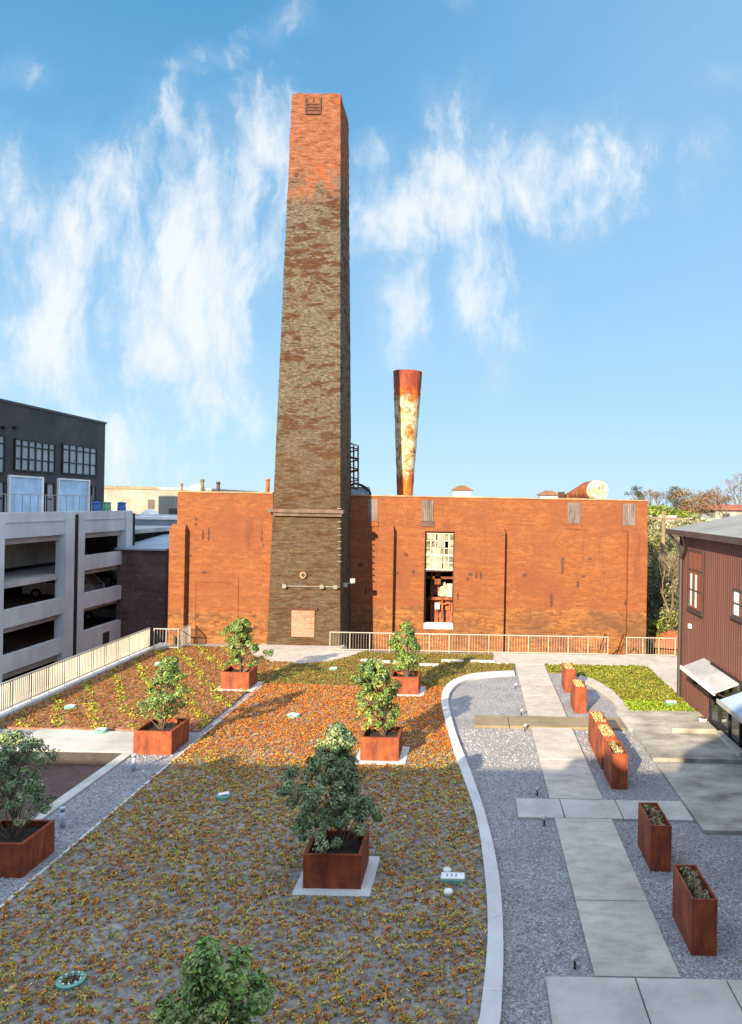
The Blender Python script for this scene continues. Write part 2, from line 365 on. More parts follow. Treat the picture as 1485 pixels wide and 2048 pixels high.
M['lamp_blue'] = pmat('pale_steel', [(.42,.50,.60),(.5,.57,.66)], 6, rough=.4, metal=.3, bstr=0)
M['canopy'] = pmat('galvanised_sheet', [(.38,.39,.38),(.47,.48,.47)], 3, rough=.45, metal=.2, bstr=.05)
M['blue_panel'] = pmat('pale_blue_door', [(.33,.47,.66),(.40,.54,.72)], 1.2, rough=.35, bstr=0)
M['dry'] = pmat('dry_straw', [(.40,.27,.11),(.58,.42,.20),(.66,.50,.27)], 14, rough=.9, bstr=.6)
M['graphite'] = pmat('graphite_cladding', [(.040,.038,.042),(.058,.055,.058)], .7, (1,1,1), rough=.7, bstr=.1)
M['blue_plastic'] = pmat('blue_plastic', [(.04,.10,.32),(.06,.13,.38)], 3, rough=.5, bstr=0)
M['green_plastic'] = pmat('green_bin_plastic', [(.12,.30,.16),(.16,.36,.2)], 3, rough=.5, bstr=0)
M['old_cream'] = pmat('flaking_cream_paint', [(.36,.33,.24),(.50,.47,.37),(.55,.53,.44)], 5, rough=.7)
M['old_glass'] = pmat('dirty_obscured_glass', [(.06,.05,.035),(.20,.18,.12),(.36,.34,.24)], 2.4, rough=.35, bstr=.1, blot=(1.2,.4))
M['casing'] = pmat('rust_red_casing', [(.12,.04,.025),(.26,.09,.05),(.34,.15,.09)], 3, rough=.85)
M['dull_steel'] = pmat('dull_steel', [(.17,.16,.14),(.24,.23,.20)], 5, rough=.6)
def gravel():
    m, t, b, oc = newmat('grey_gravel')
    vo = nd(t, 'ShaderNodeTexVoronoi', {'Vector': oc, 'Scale': 34.0, 'Randomness': 1.0})
    s = nd(t, 'ShaderNodeSeparateColor', {0: vo.outputs['Color']})
    c = ramp(t, s.outputs[0], [(0, (.18,.185,.195)), (.45, (.28,.285,.295)), (.85, (.355,.36,.37)), (.97, (.43,.43,.43)), (1, (.60,.59,.57))])
    edge = smooth(t, vo.outputs['Distance'], .030/.06*1.1, .2)
    c = mixc(t, mth(t, 'MULTIPLY', smooth(t, vo.outputs['Distance'], .5, .9), .5), c, (.09,.09,.095))
    n2 = noise(t, oc, .8, 4, .6)
    mul = nd(t, 'ShaderNodeMapRange', {0: n2, 1: .3, 2: .7, 3: .85, 4: 1.15}).outputs[0]
    c = mixc(t, 1.0, c, nd(t, 'ShaderNodeCombineColor', {0: mul, 1: mul, 2: mul}).outputs[0], 'MULTIPLY')
    setb(t, b, c, .85, 0, mth(t, 'MULTIPLY', vo.outputs['Distance'], -1.0), .9, .03, .2)
    return m
M['gravel'] = gravel()
def corten():
    m, t, b, oc = newmat('corten_steel')
    v = nd(t, 'ShaderNodeMapping', {'Vector': oc, 'Scale': (3.6, 3.6, 1.7)}).outputs[0]
    n1 = noise(t, v, 1.0, 7, .7, .3)
    c = ramp(t, n1, [(.30, (.085,.022,.014)), (.46, (.20,.045,.017)), (.60, (.31,.074,.022)), (.75, (.40,.12,.038))])
    n2 = noise(t, oc, 2.2, 5, .65)
    c = mixc(t, mth(t, 'MULTIPLY', smooth(t, n2, .5, .72), .5), c, (.13,.035,.02))
    setb(t, b, c, .62, 0, noise(t, oc, 40, 3, .6), .15, .01, .35)
    return m
M['corten'] = corten()
def attrmat(name, rough=.7, spec=.3, trans=None):
    m, t, b, oc = newmat(name)
    a = nd(t, 'ShaderNodeAttribute', attribute_name='Col').outputs['Color']
    n = noise(t, oc, 9, 3, .6)
    mul = nd(t, 'ShaderNodeMapRange', {0: n, 1: .3, 2: .7, 3: .8, 4: 1.2}).outputs[0]
    c = mixc(t, 1.0, a, nd(t, 'ShaderNodeCombineColor', {0: mul, 1: mul, 2: mul}).outputs[0], 'MULTIPLY')
    setb(t, b, c, rough, 0, None, spec=spec)
    return m
M['leaf'] = attrmat('glossy_leaves', .42, .5)
M['sedum'] = attrmat('sedum_leaves', .8, .2)
M['scrub'] = attrmat('scrub_leaves', .85, .15)
M['sedum_base'] = pmat('green_roof_substrate', [(.11,.10,.085),(.20,.185,.165),(.29,.275,.25)], 9, rough=.95, blot=(.7,.25), bstr=.8, bscale=24)
M['sedum_base2'] = pmat('reddish_substrate', [(.16,.075,.045),(.29,.14,.08),(.34,.20,.13)], 9, rough=.95, blot=(.7,.25), bstr=.8, bscale=24)
M['grass_base'] = pmat('mossy_substrate', [(.10,.095,.03),(.17,.15,.04),(.20,.13,.06)], 7, rough=.95, blot=(.9,.3), bstr=.8, bscale=24)
def redmetal():
    m, t, b, oc = newmat('ribbed_red_cladding')
    n1 = noise(t, nd(t, 'ShaderNodeMapping', {'Vector': oc, 'Scale': (1,3,.3)}).outputs[0], 1.0, 4, .6)
    c = ramp(t, n1, [(.3, (.100,.044,.038)), (.7, (.135,.060,.050))])
    setb(t, b, c, .5, 0, None, spec=.4); return m
M['red_metal'] = redmetal()
def glass(name, col, rough=.06):
    m, t, b, oc = newmat(name)
    n = noise(t, oc, .8, 3, .5)
    c = ramp(t, n, [(.35, tuple(x*.7 for x in col)), (.65, col)])
    setb(t, b, c, rough, 0, None, spec=.9); return m
M['glass'] = glass('dark_window_glass', (.035,.045,.05))
M['glass_pale'] = glass('pale_reflecting_glass', (.22,.25,.26), .12)
M['glass_red'] = glass('reddish_window_glass', (.24,.05,.03), .12)
M['carpaint'] = pmat('silver_car_paint', [(.48,.49,.50)], 3, rough=.3, metal=.4, bstr=0, blot=(.5,.04), spec=.6)
M['carwhite'] = pmat('white_car_paint', [(.75,.75,.74)], 3, rough=.3, bstr=0, blot=(.5,.04), spec=.6)
M['tyre'] = pmat('tyre_rubber', [(.015,.015,.015)], 5, rough=.9, bstr=0)
def stackmat(name, z0, z1):
    m, t, b, oc = newmat(name)
    s = nd(t, 'ShaderNodeSeparateXYZ', {0: oc})
    h = mth(t, 'DIVIDE', mth(t, 'SUBTRACT', s.outputs[2], z0), z1 - z0)
    v = nd(t, 'ShaderNodeMapping', {'Vector': oc, 'Scale': (2.6, 2.6, .8)}).outputs[0]
    n1 = noise(t, v, 1.0, 7, .7, .7)
    n2 = noise(t, oc, 1.9, 6, .7, .8)
    rust = ramp(t, n1, [(.28, (.11,.022,.014)), (.45, (.25,.045,.012)), (.58, (.47,.13,.015)), (.72, (.52,.26,.06))])
    pale = ramp(t, n2, [(.35, (.50,.48,.40)), (.50, (.42,.36,.22)), (.57, (.36,.16,.03)), (.66, (.17,.055,.014))])
    hh = mth(t, 'ADD', h, mth(t, 'MULTIPLY', mth(t, 'SUBTRACT', n1, .5), .28))
    f = mth(t, 'MULTIPLY', smooth(t, hh, .16, .26), smooth(t, hh, .82, .74))
    c = mixc(t, f, rust, pale)
    hd = smooth(t, mth(t, 'ADD', h, mth(t, 'MULTIPLY', mth(t, 'SUBTRACT', n1, .5), .2)), .84, .90)
    c = mixc(t, mth(t, 'MULTIPLY', hd, .75), c, ramp(t, n1, [(.35, (.10,.022,.018)), (.62, (.24,.05,.03)), (.72, (.55,.40,.25))]))
    setb(t, b, c, .75, 0, n2, .3, .03, .3); return m

rng = np.random.default_rng(7)
rnd = random.Random(11)
def jit(c, a=.15, r=rnd):
    k = 1 + r.uniform(-a, a); return tuple(max(0, x*k*(1+r.uniform(-a,a)*.5)) for x in c)

# ================================================================= SETTING
def flat(name, pts, z0, z1, mat): return struct(MB().prism(pts, z0, z1).build(name, mat))
g = MB(); g.add([(-3000,-400,-4.5),(3000,-400,-4.5),(3000,4000,-4.5),(-3000,4000,-4.5)], [(0,1,2,3)])
struct(g.build('ground', M['ground']))
# raised terrace: solid podium with the sunken play pit left open
PX0, PX1, PY0, PY1 = -12.85, -9.78, 15.6, 20.9
t_ = MB()
t_.box(-15.7, PX0, -.4, 36, -4.5, 0); t_.box(PX1, 30, -.4, 36, -4.5, 0)
t_.box(PX0, PX1, -.4, PY0, -4.5, 0); t_.box(PX0, PX1, PY1, 36, -4.5, 0)
t_.box(-15.7, -6.3, 36, 37.25, -4.5, 0)
struct(t_.build('terrace', M['gravel']))
struct(MB().box(PX0, PX1, PY0, PY1, -4.5, -.34).build('pit_floor', M['pit']))
pl = MB(); pl.box(PX0+.001, PX1-.001, PY1-.04, PY1-.002, -.33, .02); pl.box(PX0+.002, PX0+.04, PY0, PY1-.041, -.33, .02); struct(pl.build('pit_wall', M['dark_metal']))
k = MB(); k.box(PX1, -9.5, PY0-.2, PY1, 0, .05); k.box(-13.2, PX0, PY0-.2, PY1, 0, .05)
k.prism([(-13.2, PY1), (-9.5, PY1), (-9.45, 22.65), (-13.3, 22.9)], 0, .05)
struct(k.build('pit_border', M['slab'], bevel=.01))
# kerb and beds
KL = [(960,2048),(975,1900),(972,1780),(955,1650),(930,1570),(905,1500),(889,1440),(883,1405),(889,1381),(908,1364),(945,1352),(1000,1347),(1028,1346)]
KR = [(1002,2048),(1007,1900),(998,1760),(972,1640),(940,1545),(915,1480),(902,1435),(897,1405),(903,1386),(920,1371),(955,1359),(1000,1354),(1030,1352)]
def spline(pts, n=5):
    out = []
    for i in range(len(pts)-1):
        p0 = Vector(pts[max(i-1,0)]); p1 = Vector(pts[i]); p2 = Vector(pts[i+1]); p3 = Vector(pts[min(i+2,len(pts)-1)])
        for k in range(n):
            t = k/n
            out.append(tuple(.5*((2*p1)+(p2-p0)*t+(2*p0-5*p1+4*p2-p3)*t*t+(3*p1-p0-3*p2+p3)*t**3)))
    out.append(tuple(pts[-1])); return out
kl = spline([gnd(*p) for p in KL]); kr = spline([gnd(*p) for p in KR])
# carry the kerb on towards the building, outside the frame
kl = [(-1.6, 4.0), (-.9, 6.0), (-.3, 8.0)] + kl; kr = [(-1.2, 4.0), (-.52, 6.0), (.08, 8.0)] + kr
kb = MB()
segs = len(kl)-1
cur = 0.0
for i in range(segs):
    a, b_, c, d = kl[i], kl[i+1], kr[i+1], kr[i]
    if i % 5 == 4:   # a joint
        s = .985; b_ = tuple(Vector(a).lerp(Vector(b_), s)); c = tuple(Vector(d).lerp(Vector(c), s))
    kb.prism([a, b_, c, d], 0.002, .11)
struct(kb.build('kerb', M['kerb']))
KRL = [(1161,1355),(1190,1364),(1218,1380),(1245,1405),(1260,1430)]
KRI = [(1155,1362),(1180,1372),(1203,1386),(1226,1406),(1245,1438)]
ko = spline([gnd(*p) for p in KRL]); ki = spline([gnd(*p) for p in KRI])
kb = MB()
for i in range(len(ko)-1): kb.prism([ko[i], ko[i+1], ki[i+1], ki[i]], 0.002, .10)
struct(kb.build('kerb', M['path']))
plaza = [gnd(*p) for p in [(735,1303),(700,1315),(660,1325),(600,1330),(545,1325),(508,1314),(500,1305)]]
plaza_poly = plaza + [(plaza[-1][0], 37.2), (-6.4, 37.2), (-6.4, 36.0), (plaza[0][0], 36.0)]
flat('plaza', plaza_poly, .001, .06, M['path'])
ZB = .05
orange_poly = [(-8.15, 4.0)] + [p for p in kl if p[1] < 29.0] + [(kl[-1][0], 29.0)] if False else None
klo = [p for p in kl if p[1] <= 29.0]; khi = [p for p in kl if p[1] > 29.0]
orange_poly = [(-8.15, 4.0)] + klo + [(klo[-1][0], 29.0), (-8.15, 29.0)]
mixed_poly = [(-8.15, 29.0), (klo[-1][0], 29.0)] + khi + [(1.93, 33.4), (1.0, 33.45), (1.0, 35.45), (plaza[0][0]+.1, 35.45)] + plaza + [(plaza[-1][0], 36.3), (-8.15 if plaza[-1][0] < -8.15 else plaza[-1][0], 36.3)]
if plaza[-1][0] < -8.15:
    mixed_poly = [(-8.15, 29.0), (klo[-1][0], 29.0)] + khi + [(1.93, 33.4), (1.0, 33.45), (1.0, 35.45), (plaza[0][0]+.1, 35.45)] + [p for p in plaza if p[0] > -8.15] + [(-8.15, [p for p in plaza if p[0] <= -8.15][0][1])]
left_poly = [(-15.1, 22.95), (-8.42, 22.95), (-8.42, 29.0), (-8.17, 29.0), (-8.17, 33.0)] + [p for p in plaza if p[0] < -8.17] + [(plaza[-1][0], 36.2), (-13.9, 36.2), (-15.1, 35.0)]
right_poly = [(3.3, 33.4), (3.32, 31.9), gnd(1130,1347)] + ko + [(7.9, 26.1), (7.9, 33.4)]
flat('sedum_bed', orange_poly, .001, ZB, M['sedum_base'])
flat('sedum_bed', mixed_poly, .001, ZB-.004, M['grass_base'])
flat('sedum_bed', left_poly, .001, ZB, M['sedum_base2'])
flat('grass_bed', right_poly, .001, ZB, M['grass_base'])
eb = MB(); eb.box(-8.15, -8.09, 4, 28.9, ZB+.001, .075); struct(eb.build('bed_edging', M['kerb']))
# concrete paths and slabs
pth = MB()
def slabs(mb, x0, x1, y0, y1, cuts, axis='y', z=.06):
    ed = [y0 if axis == 'y' else x0] + list(cuts) + [y1 if axis == 'y' else x1]
    for a, b_ in zip(ed[:-1], ed[1:]):
        if axis == 'y': mb.box(x0, x1, a+.012, b_-.012, .001, z)
        else: mb.box(a+.012, b_-.012, y0, y1, .001, z)
slabs(pth, 1.96, 3.27, 11.27, 16.98, [13.45])
slabs(pth, 1.96, 3.27, 18.1, 23.88, [20.9])
slabs(pth, 1.96, 3.27, 25.1, 33.4, [27.9, 30.7])
struct(pth.build('path', M['path'], bevel=.006))
cs = MB(); slabs(cs, 1.12, 5.18, 17.0, 18.08, [2.2, 3.55], 'x', .058); struct(cs.build('cross_path', M['slab'], bevel=.006))
bs = MB(); slabs(bs, .1, 5.02, 23.9, 25.08, [1.25], 'x', .085); struct(bs.build('cross_path', M['brown_slab'], bevel=.006))
fs = MB(); slabs(fs, 1.19, 9.0, 5.0, 11.25, [2.57, 3.95, 5.3], 'x', .058); struct(fs.build('front_paving', M['slab'], bevel=.006))
rs = MB(); rs.prism([(5.2,21.0),(7.97,21.0),(7.97,25.95),(5.05,25.95),(5.1,23.85),(5.2,23.8)], .001, .11)
struct(rs.build('entrance_paving', M['stained'], bevel=.008))
rs = MB(); rs.box(5.2, 12, 16.4, 20.62, .001, .09); struct(rs.build('side_paving', M['stained'], bevel=.008))
st_ = MB(); st_.box(1.0, 7.9, 33.42, 35.9, .001, .07); st_.box(7.9, 10.5, 28.9, 35.9, .001, .07); struct(st_.build('walkway', M['path']))
pads = []
def pad(x0, x1, y0, y1):
    pads.append((x0, x1, y0, y1)); struct(MB().box(x0, x1, y0, y1, .052, .068).build('gravel_pad', M['kerb']))
pad(-3.2, -1.78, 13.43, 14.95); pad(-3.2, -1.78, 20.25, 21.75); pad(-3.2, -1.78, 27.45, 28.95); pad(-9.68, -8.2, 27.75, 29.3)

# ---------------------------------------------------------------- sedum plants (uncountable)
def inpoly(P_, poly):
    x, y = P_[:,0], P_[:,1]; ins = np.zeros(len(P_), bool); n = len(poly)
    for i in range(n):
        x1, y1 = poly[i]; x2, y2 = poly[(i+1)%n]
        c = ((y1 > y) != (y2 > y)); xi = (x2-x1)*(y-y1)/((y2-y1) if y2 != y1 else 1e-9)+x1
        ins ^= c & (x < xi)
    return ins
def tufts(poly, dens, colfun, size, hgt, leaves=8, seed=1, zb=ZB, clump=None, ymin=8.5, grid=.17):
    r = np.random.default_rng(seed)
    xs = [p[0] for p in poly]; ys = [p[1] for p in poly]
    x0, x1, y0, y1 = min(xs), max(xs), max(min(ys), ymin), max(ys)
    n = int((x1-x0)*(y1-y0)*dens)
    P_ = np.stack([r.uniform(x0,x1,n), r.uniform(y0,y1,n)], 1)
    if grid:
        gd = np.array([[.5,-.866],[.866,.5]]); Q = P_ @ gd.T; Q = np.round(Q/grid)*grid + r.normal(0, .27*grid, Q.shape); P_ = Q @ gd
    P_ = P_[inpoly(P_, poly)]
    for (a, b_, c, d) in pads: P_ = P_[~((P_[:,0] > a-.03) & (P_[:,0] < b_+.03) & (P_[:,1] > c-.03) & (P_[:,1] < d+.03))]
    if clump is not None: P_ = P_[clump(P_, r)]
    n = len(P_)
    base = np.repeat(P_, leaves, 0); N = n*leaves
    cc = np.repeat(colfun(P_, r), leaves, 0) * r.uniform(.7, 1.3, (N,1))
    sc = np.repeat(r.uniform(.6, 1.35, n), leaves) * size
    a = r.uniform(0, 2*np.pi, N); rad = sc*np.sqrt(r.uniform(0, 1, N))*.8
    cx = base[:,0]+np.cos(a)*rad; cy = base[:,1]+np.sin(a)*rad
    zt = zb + hgt*(.35 + .65*r.uniform(0,1,N))*(1-.5*(rad/(sc+1e-6))**2)*(sc/size)
    L = sc*r.uniform(.5,.95,N); w = L*.55
    b2 = r.uniform(0, 2*np.pi, N); dx, dy = np.cos(b2), np.sin(b2); tilt = r.uniform(-.5,.6,N)
    p = np.zeros((N,4,3), np.float32)
    p[:,0] = np.stack([cx-dx*L*.5, cy-dy*L*.5, zt-.02-L*tilt*.5], 1)
    p[:,2] = np.stack([cx+dx*L*.5, cy+dy*L*.5, zt+L*tilt*.5], 1)
    p[:,1] = np.stack([cx-dy*w*.5, cy+dx*w*.5, zt+r.uniform(-.01,.012,N)], 1)
    p[:,3] = np.stack([cx+dy*w*.5, cy-dx*w*.5, zt+r.uniform(-.01,.012,N)], 1)
    return p.reshape(-1,3), cc
def quadmesh(name, verts, cols, mat, parent=None, origin=None):
    org = np.array(ORG[parent.name] if parent else (origin or (0,0,0)), dtype=np.float32)
    n = len(verts)//4
    me = bpy.data.meshes.new(name)
    me.vertices.add(len(verts)); me.vertices.foreach_set('co', (verts-org).astype(np.float32).ravel())
    me.loops.add(n*4); me.loops.foreach_set('vertex_index', np.arange(n*4, dtype=np.int32))
    me.polygons.add(n); me.polygons.foreach_set('loop_start', np.arange(0, n*4, 4, dtype=np.int32))
    at = me.color_attributes.new('Col', 'FLOAT_COLOR', 'CORNER')
    ca = np.ones((n*4,4), np.float32); ca[:,:3] = np.repeat(cols, 4, 0); at.data.foreach_set('color', ca.ravel())
    me.materials.append(mat); me.update(calc_edges=True); me.validate()
    o = bpy.data.objects.new(name, me); COL.objects.link(o)
    if parent: o.parent = parent
    else: o.location = Vector([float(x) for x in org])
    ORG[o.name] = Vector([float(x) for x in org]); return o
def pick(cols, wts):
    cols = np.array(cols); wts = np.array(wts)/sum(wts)
    def f(P_, r): return cols[r.choice(len(cols), len(P_), p=wts)]
    return f
def vnoise(P_, s, ph=0.0):
    x, y = P_[:,0]*s+ph, P_[:,1]*s-ph
    return (np.sin(x*1.7+np.sin(y*1.3)*1.6)+np.sin(y*2.1+np.sin(x*.9+1.3)*1.9)+np.sin((x+y)*1.1+2.0))/3
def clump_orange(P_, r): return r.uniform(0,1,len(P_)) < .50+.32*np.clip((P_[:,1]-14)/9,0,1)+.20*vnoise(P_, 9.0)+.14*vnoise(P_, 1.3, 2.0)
def orangecol(P_, r):      # planting turns olive nearer; sunlit and shaded tones are painted in too
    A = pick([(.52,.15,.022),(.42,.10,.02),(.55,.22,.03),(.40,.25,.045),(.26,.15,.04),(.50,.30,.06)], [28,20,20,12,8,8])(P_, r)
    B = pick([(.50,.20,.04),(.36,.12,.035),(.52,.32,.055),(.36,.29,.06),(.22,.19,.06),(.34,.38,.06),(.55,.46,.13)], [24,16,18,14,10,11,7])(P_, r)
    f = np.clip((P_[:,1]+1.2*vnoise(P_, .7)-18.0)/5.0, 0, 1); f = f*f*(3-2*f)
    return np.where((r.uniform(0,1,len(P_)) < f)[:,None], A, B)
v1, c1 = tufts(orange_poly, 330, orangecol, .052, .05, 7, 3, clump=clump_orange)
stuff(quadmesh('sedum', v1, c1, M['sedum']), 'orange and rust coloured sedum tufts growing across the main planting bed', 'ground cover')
def rowcol(P_, r):
    d = np.array([.50, -.866]); nn = np.array([d[1], -d[0]])
    q = (P_ @ nn)/1.02; fr = np.abs(q-np.round(q))
    green = (fr < .17+.05*vnoise(P_, 1.2)) & (r.uniform(0,1,len(P_)) < .85)
    A = pick([(.36,.12,.035),(.26,.08,.03),(.38,.17,.04),(.28,.24,.045),(.18,.13,.04)], [22,16,18,20,12])(P_, r)
    B = pick([(.52,.52,.05),(.38,.43,.04),(.28,.34,.04),(.58,.48,.06)], [10,10,8,6])(P_, r)
    return A
v2, c2 = tufts(left_poly, 190, rowcol, .055, .055, 7, 4, clump=lambda P_, r: r.uniform(0,1,len(P_)) < .75+.3*vnoise(P_, 3.5))
def row_plants(poly, seed):
    r = np.random.default_rng(seed); d = np.array([.50, -.866]); nn = np.array([.866, .50]); out = []
    for q in np.arange(-20, 30, 1.02):
        for t in np.arange(-60, 20, .10):
            out.append(nn*q + d*(t+r.uniform(-.05,.05)) + nn*r.normal(0,.10))
    P_ = np.array(out); P_ = P_[inpoly(P_, poly)]
    return P_[(r.uniform(0,1,len(P_)) < .80+.25*vnoise(P_, 1.1))]
RP = row_plants(left_poly, 41)
_tri = [(-15.1,20),(-8.2,20),(-8.2,37),(-15.1,37)]
def tufts_at(P_, colfun, size, hgt, leaves, seed):
    r = np.random.default_rng(seed); n = len(P_); N = n*leaves; base = np.repeat(P_, leaves, 0)
    cc = np.repeat(colfun(P_, r), leaves, 0)*r.uniform(.7,1.3,(N,1)); sc = np.repeat(r.uniform(.7,1.4,n), leaves)*size
    a = r.uniform(0,6.283,N); rad = sc*np.sqrt(r.uniform(0,1,N))*.9
    C = np.stack([base[:,0]+np.cos(a)*rad, base[:,1]+np.sin(a)*rad, ZB+hgt*r.uniform(.2,1,N)*(1-.4*(rad/sc)**2)], 1)
    Nn = r.normal(0,.6,(N,3)); Nn[:,2] += 1; Nn /= np.linalg.norm(Nn,axis=1,keepdims=True)
    return leafquads(C, Nn, sc*r.uniform(.45,.8,N), sc*r.uniform(.25,.45,N), r), cc
def leafquads(C, Nrm, L, W, r):
    n = len(C); d = r.normal(0,1,(n,3)); d -= Nrm*(d*Nrm).sum(1,keepdims=True); d /= np.linalg.norm(d,axis=1,keepdims=True)+1e-9
    s = np.cross(Nrm, d); L = L[:,None]; W = W[:,None]
    p = np.zeros((n,4,3), np.float32)
    p[:,0] = C-d*L*.5-Nrm*L*.10; p[:,2] = C+d*L*.5-Nrm*L*.12; p[:,1] = C+s*W*.5+Nrm*W*.12; p[:,3] = C-s*W*.5+Nrm*W*.12
    return p.reshape(-1,3)
v2b, c2b = tufts_at(RP, pick([(.40,.42,.045),(.30,.36,.035),(.22,.29,.035),(.44,.37,.05)], [10,10,7,6]), .11, .075, 10, 42)
v2 = np.concatenate([v2, v2b]); c2 = np.concatenate([c2, c2b])
stuff(quadmesh('sedum', v2, c2, M['sedum']), 'reddish sedum with slanting yellow green rows beside the left railing', 'ground cover')
def mixcol(P_, r):
    A = pick([(.22,.18,.045),(.27,.26,.05),(.30,.12,.035),(.18,.22,.035),(.33,.20,.045),(.16,.13,.04)], [20,16,14,14,12,12])(P_, r); return A
v3, c3 = tufts(mixed_poly, 180, mixcol, .06, .055, 7, 5)
stuff(quadmesh('sedum', v3, c3, M['sedum']), 'olive and brown sedum strip in front of the plaza and railing', 'ground cover')
def grasscol(P_, r):
    A = pick([(.22,.25,.03),(.27,.28,.035),(.17,.22,.025),(.27,.17,.04),(.33,.33,.05)], [18,16,14,10,6])(P_, r)
    B = pick([(.22,.32,.025),(.29,.38,.035)], [1,1])(P_, r)
    m = (P_[:,1]+.5*vnoise(P_, 1.5)) < 27.4
    return np.where(m[:,None], B, A)
v4, c4 = tufts(right_poly, 170, grasscol, .09, .07, 8, 6)
stuff(quadmesh('sedum', v4, c4, M['sedum']), 'yellow green sedum patch beside the dark red clad building', 'ground cover')

# loose stones on the gravel
def stones(poly, dens, seed, zb=0.0, ymin=9.0):
    r = np.random.default_rng(seed)
    xs = [p[0] for p in poly]; ys = [p[1] for p in poly]
    n = int((max(xs)-min(xs))*(max(ys)-max(min(ys), ymin))*dens)
    P_ = np.stack([r.uniform(min(xs),max(xs),n), r.uniform(max(min(ys),ymin),max(ys),n)],1); P_ = P_[inpoly(P_, poly)]; n = len(P_)
    s = r.uniform(.010,.022,n); a = r.uniform(0,6.28,n); e = r.uniform(.6,1.0,n)
    V = np.zeros((n,3,4,3), np.float32)
    # three visible quads of a flattened pebble
    def pt(dx, dy, dz):
        x = dx*s; y = dy*s*e
        return np.stack([P_[:,0]+x*np.cos(a)-y*np.sin(a), P_[:,1]+x*np.sin(a)+y*np.cos(a), zb+dz*s], 1)
    t0,t1,t2,t3 = pt(-.7,-.7,1.0),pt(.7,-.6,1.15),pt(.6,.7,1.0),pt(-.7,.6,.9)
    b0,b1,b2,b3 = pt(-1.1,-1,-.2),pt(1.1,-1,-.2),pt(1,1.1,-.2),pt(-1,1,-.2)
    quads = [(t0,t1,t2,t3),(b0,b1,t1,t0),(b1,b2,t2,t1),(b2,b3,t3,t2),(b3,b0,t0,t3)]
    V = np.zeros((n,5,4,3), np.float32)
    for q, Q in enumerate(quads):
        for k_, pp in enumerate(Q): V[:,q,k_] = pp
    g_ = r.choice([.20,.26,.30,.34,.40,.62], n, p=[.15,.28,.28,.19,.09,.01])
    col = np.stack([g_*1.02, g_, g_*.98], 1)
    return V.reshape(-1,3), np.repeat(col, 5, 0)
gp1 = [p for p in kr if p[1] < 24] + [(1.9, 24), (1.9, 18.2), (1.05, 18.2), (1.05, 16.9), (1.9, 16.9), (1.9, 11.35), (1.1, 11.35), (1.1, 8), (.3, 8)]
gp2 = [(3.35,11.35),(9,11.35),(9,16.3),(5.1,16.3),(5.1,16.95),(3.35,16.95)]
gp3 = [(3.35,18.15),(5.15,18.15),(5.15,23.8),(3.35,23.8)]
gp4 = [(-9.45,10),(-8.2,10),(-8.2,22.5),(-9.45,22.5)]
vs = []; cs_ = []
for i, (gp, dn) in enumerate(((gp1,110),(gp2,110),(gp3,80),(gp4,110))):
    a, b_ = stones(gp, dn, 20+i); vs.append(a); cs_.append(b_)
stuff(quadmesh('loose_stones', np.concatenate(vs), np.concatenate(cs_), attrmat('stone_chips', .85, .2)), 'loose grey stone chips covering the gravel strips', 'gravel')

# ================================================================= FACTORY
YL, YR = 37.1, 40.0          # front planes of the left and right wings
ZP = 7.58
fac = thing('brick_factory', (0, YR, -4.5), 'long orange brick factory building with bricked up openings behind the tall chimney', 'factory')
XL0, XL1, XR1 = -14.9, -10.12, 9.35
wx0, wx1 = atY(849,1160,YR)[0], atY(908.5,1160,YR)[0]
wz0, wz1 = atY(878,1258,YR)[1], atY(878,1063,YR)[1]
w = MB()
w.box(XL0, XL1, YL, 56, -4.5, ZP)
w.box(XL1, wx0, YR, YR+.5, -4.5, ZP); w.box(wx1, XR1, YR, YR+.5, -4.5, ZP)
w.box(wx0, wx1, YR, YR+.5, -4.5, wz0); w.box(wx0, wx1, YR, YR+.5, wz1, ZP)
w.box(XR1-.5, XR1, YR+.5, 56, -4.5, ZP); w.box(XL1, XR1-.5, 55.5, 56, -4.5, ZP)
w.build('wall', M['brick'], fac)
MB().box(XL1, XR1-.5, YR+.5, 55.5, 7.1, 7.3).build('roof', M['roof_grey'], fac)
cp = MB()
def coping_run(mb, xa, xb, y, seed):
    r = random.Random(seed); x = xa
    while x < xb-.05:
        nx = min(xb, x+r.uniform(.8,1.6)); mb.box(x, nx-.008, y-.05, y+.55, ZP+.001, ZP+.07+r.uniform(-.015,.02)); x = nx
coping_run(cp, XL0-.03, XL1, YL, 1); cp.build('coping', M['coping'], fac)
cp = MB(); coping_run(cp, XL1+.05, XR1+.03, YR, 2); cp.build('coping', M['coping'], fac)
def pilaster(px0, px1, ytop, Y, lab=None):
    x0 = atY(px0, 1150, Y)[0]; x1 = atY(px1, 1150, Y)[0]; zt = atY((px0+px1)/2, ytop, Y)[1]
    m = MB(); m.box(x0, x1, Y-.32, Y-.002, -4.5, zt-.25)
    m.add([(x0,Y-.32,zt-.25),(x1,Y-.32,zt-.25),(x1,Y-.002,zt-.25),(x0,Y-.002,zt-.25),(x0+.05,Y-.05,zt),(x1-.05,Y-.05,zt),(x1-.05,Y-.002,zt),(x0+.05,Y-.002,zt)],
          [(0,1,5,4),(1,2,6,5),(3,0,4,7),(4,5,6,7)])
    m.build('pilaster', M['brick'], fac)
pilaster(343, 374, 1048, YL); pilaster(757, 788, 1050, YR); pilaster(972, 1009, 1055, YR); pilaster(1254, 1292, 1060, YR)
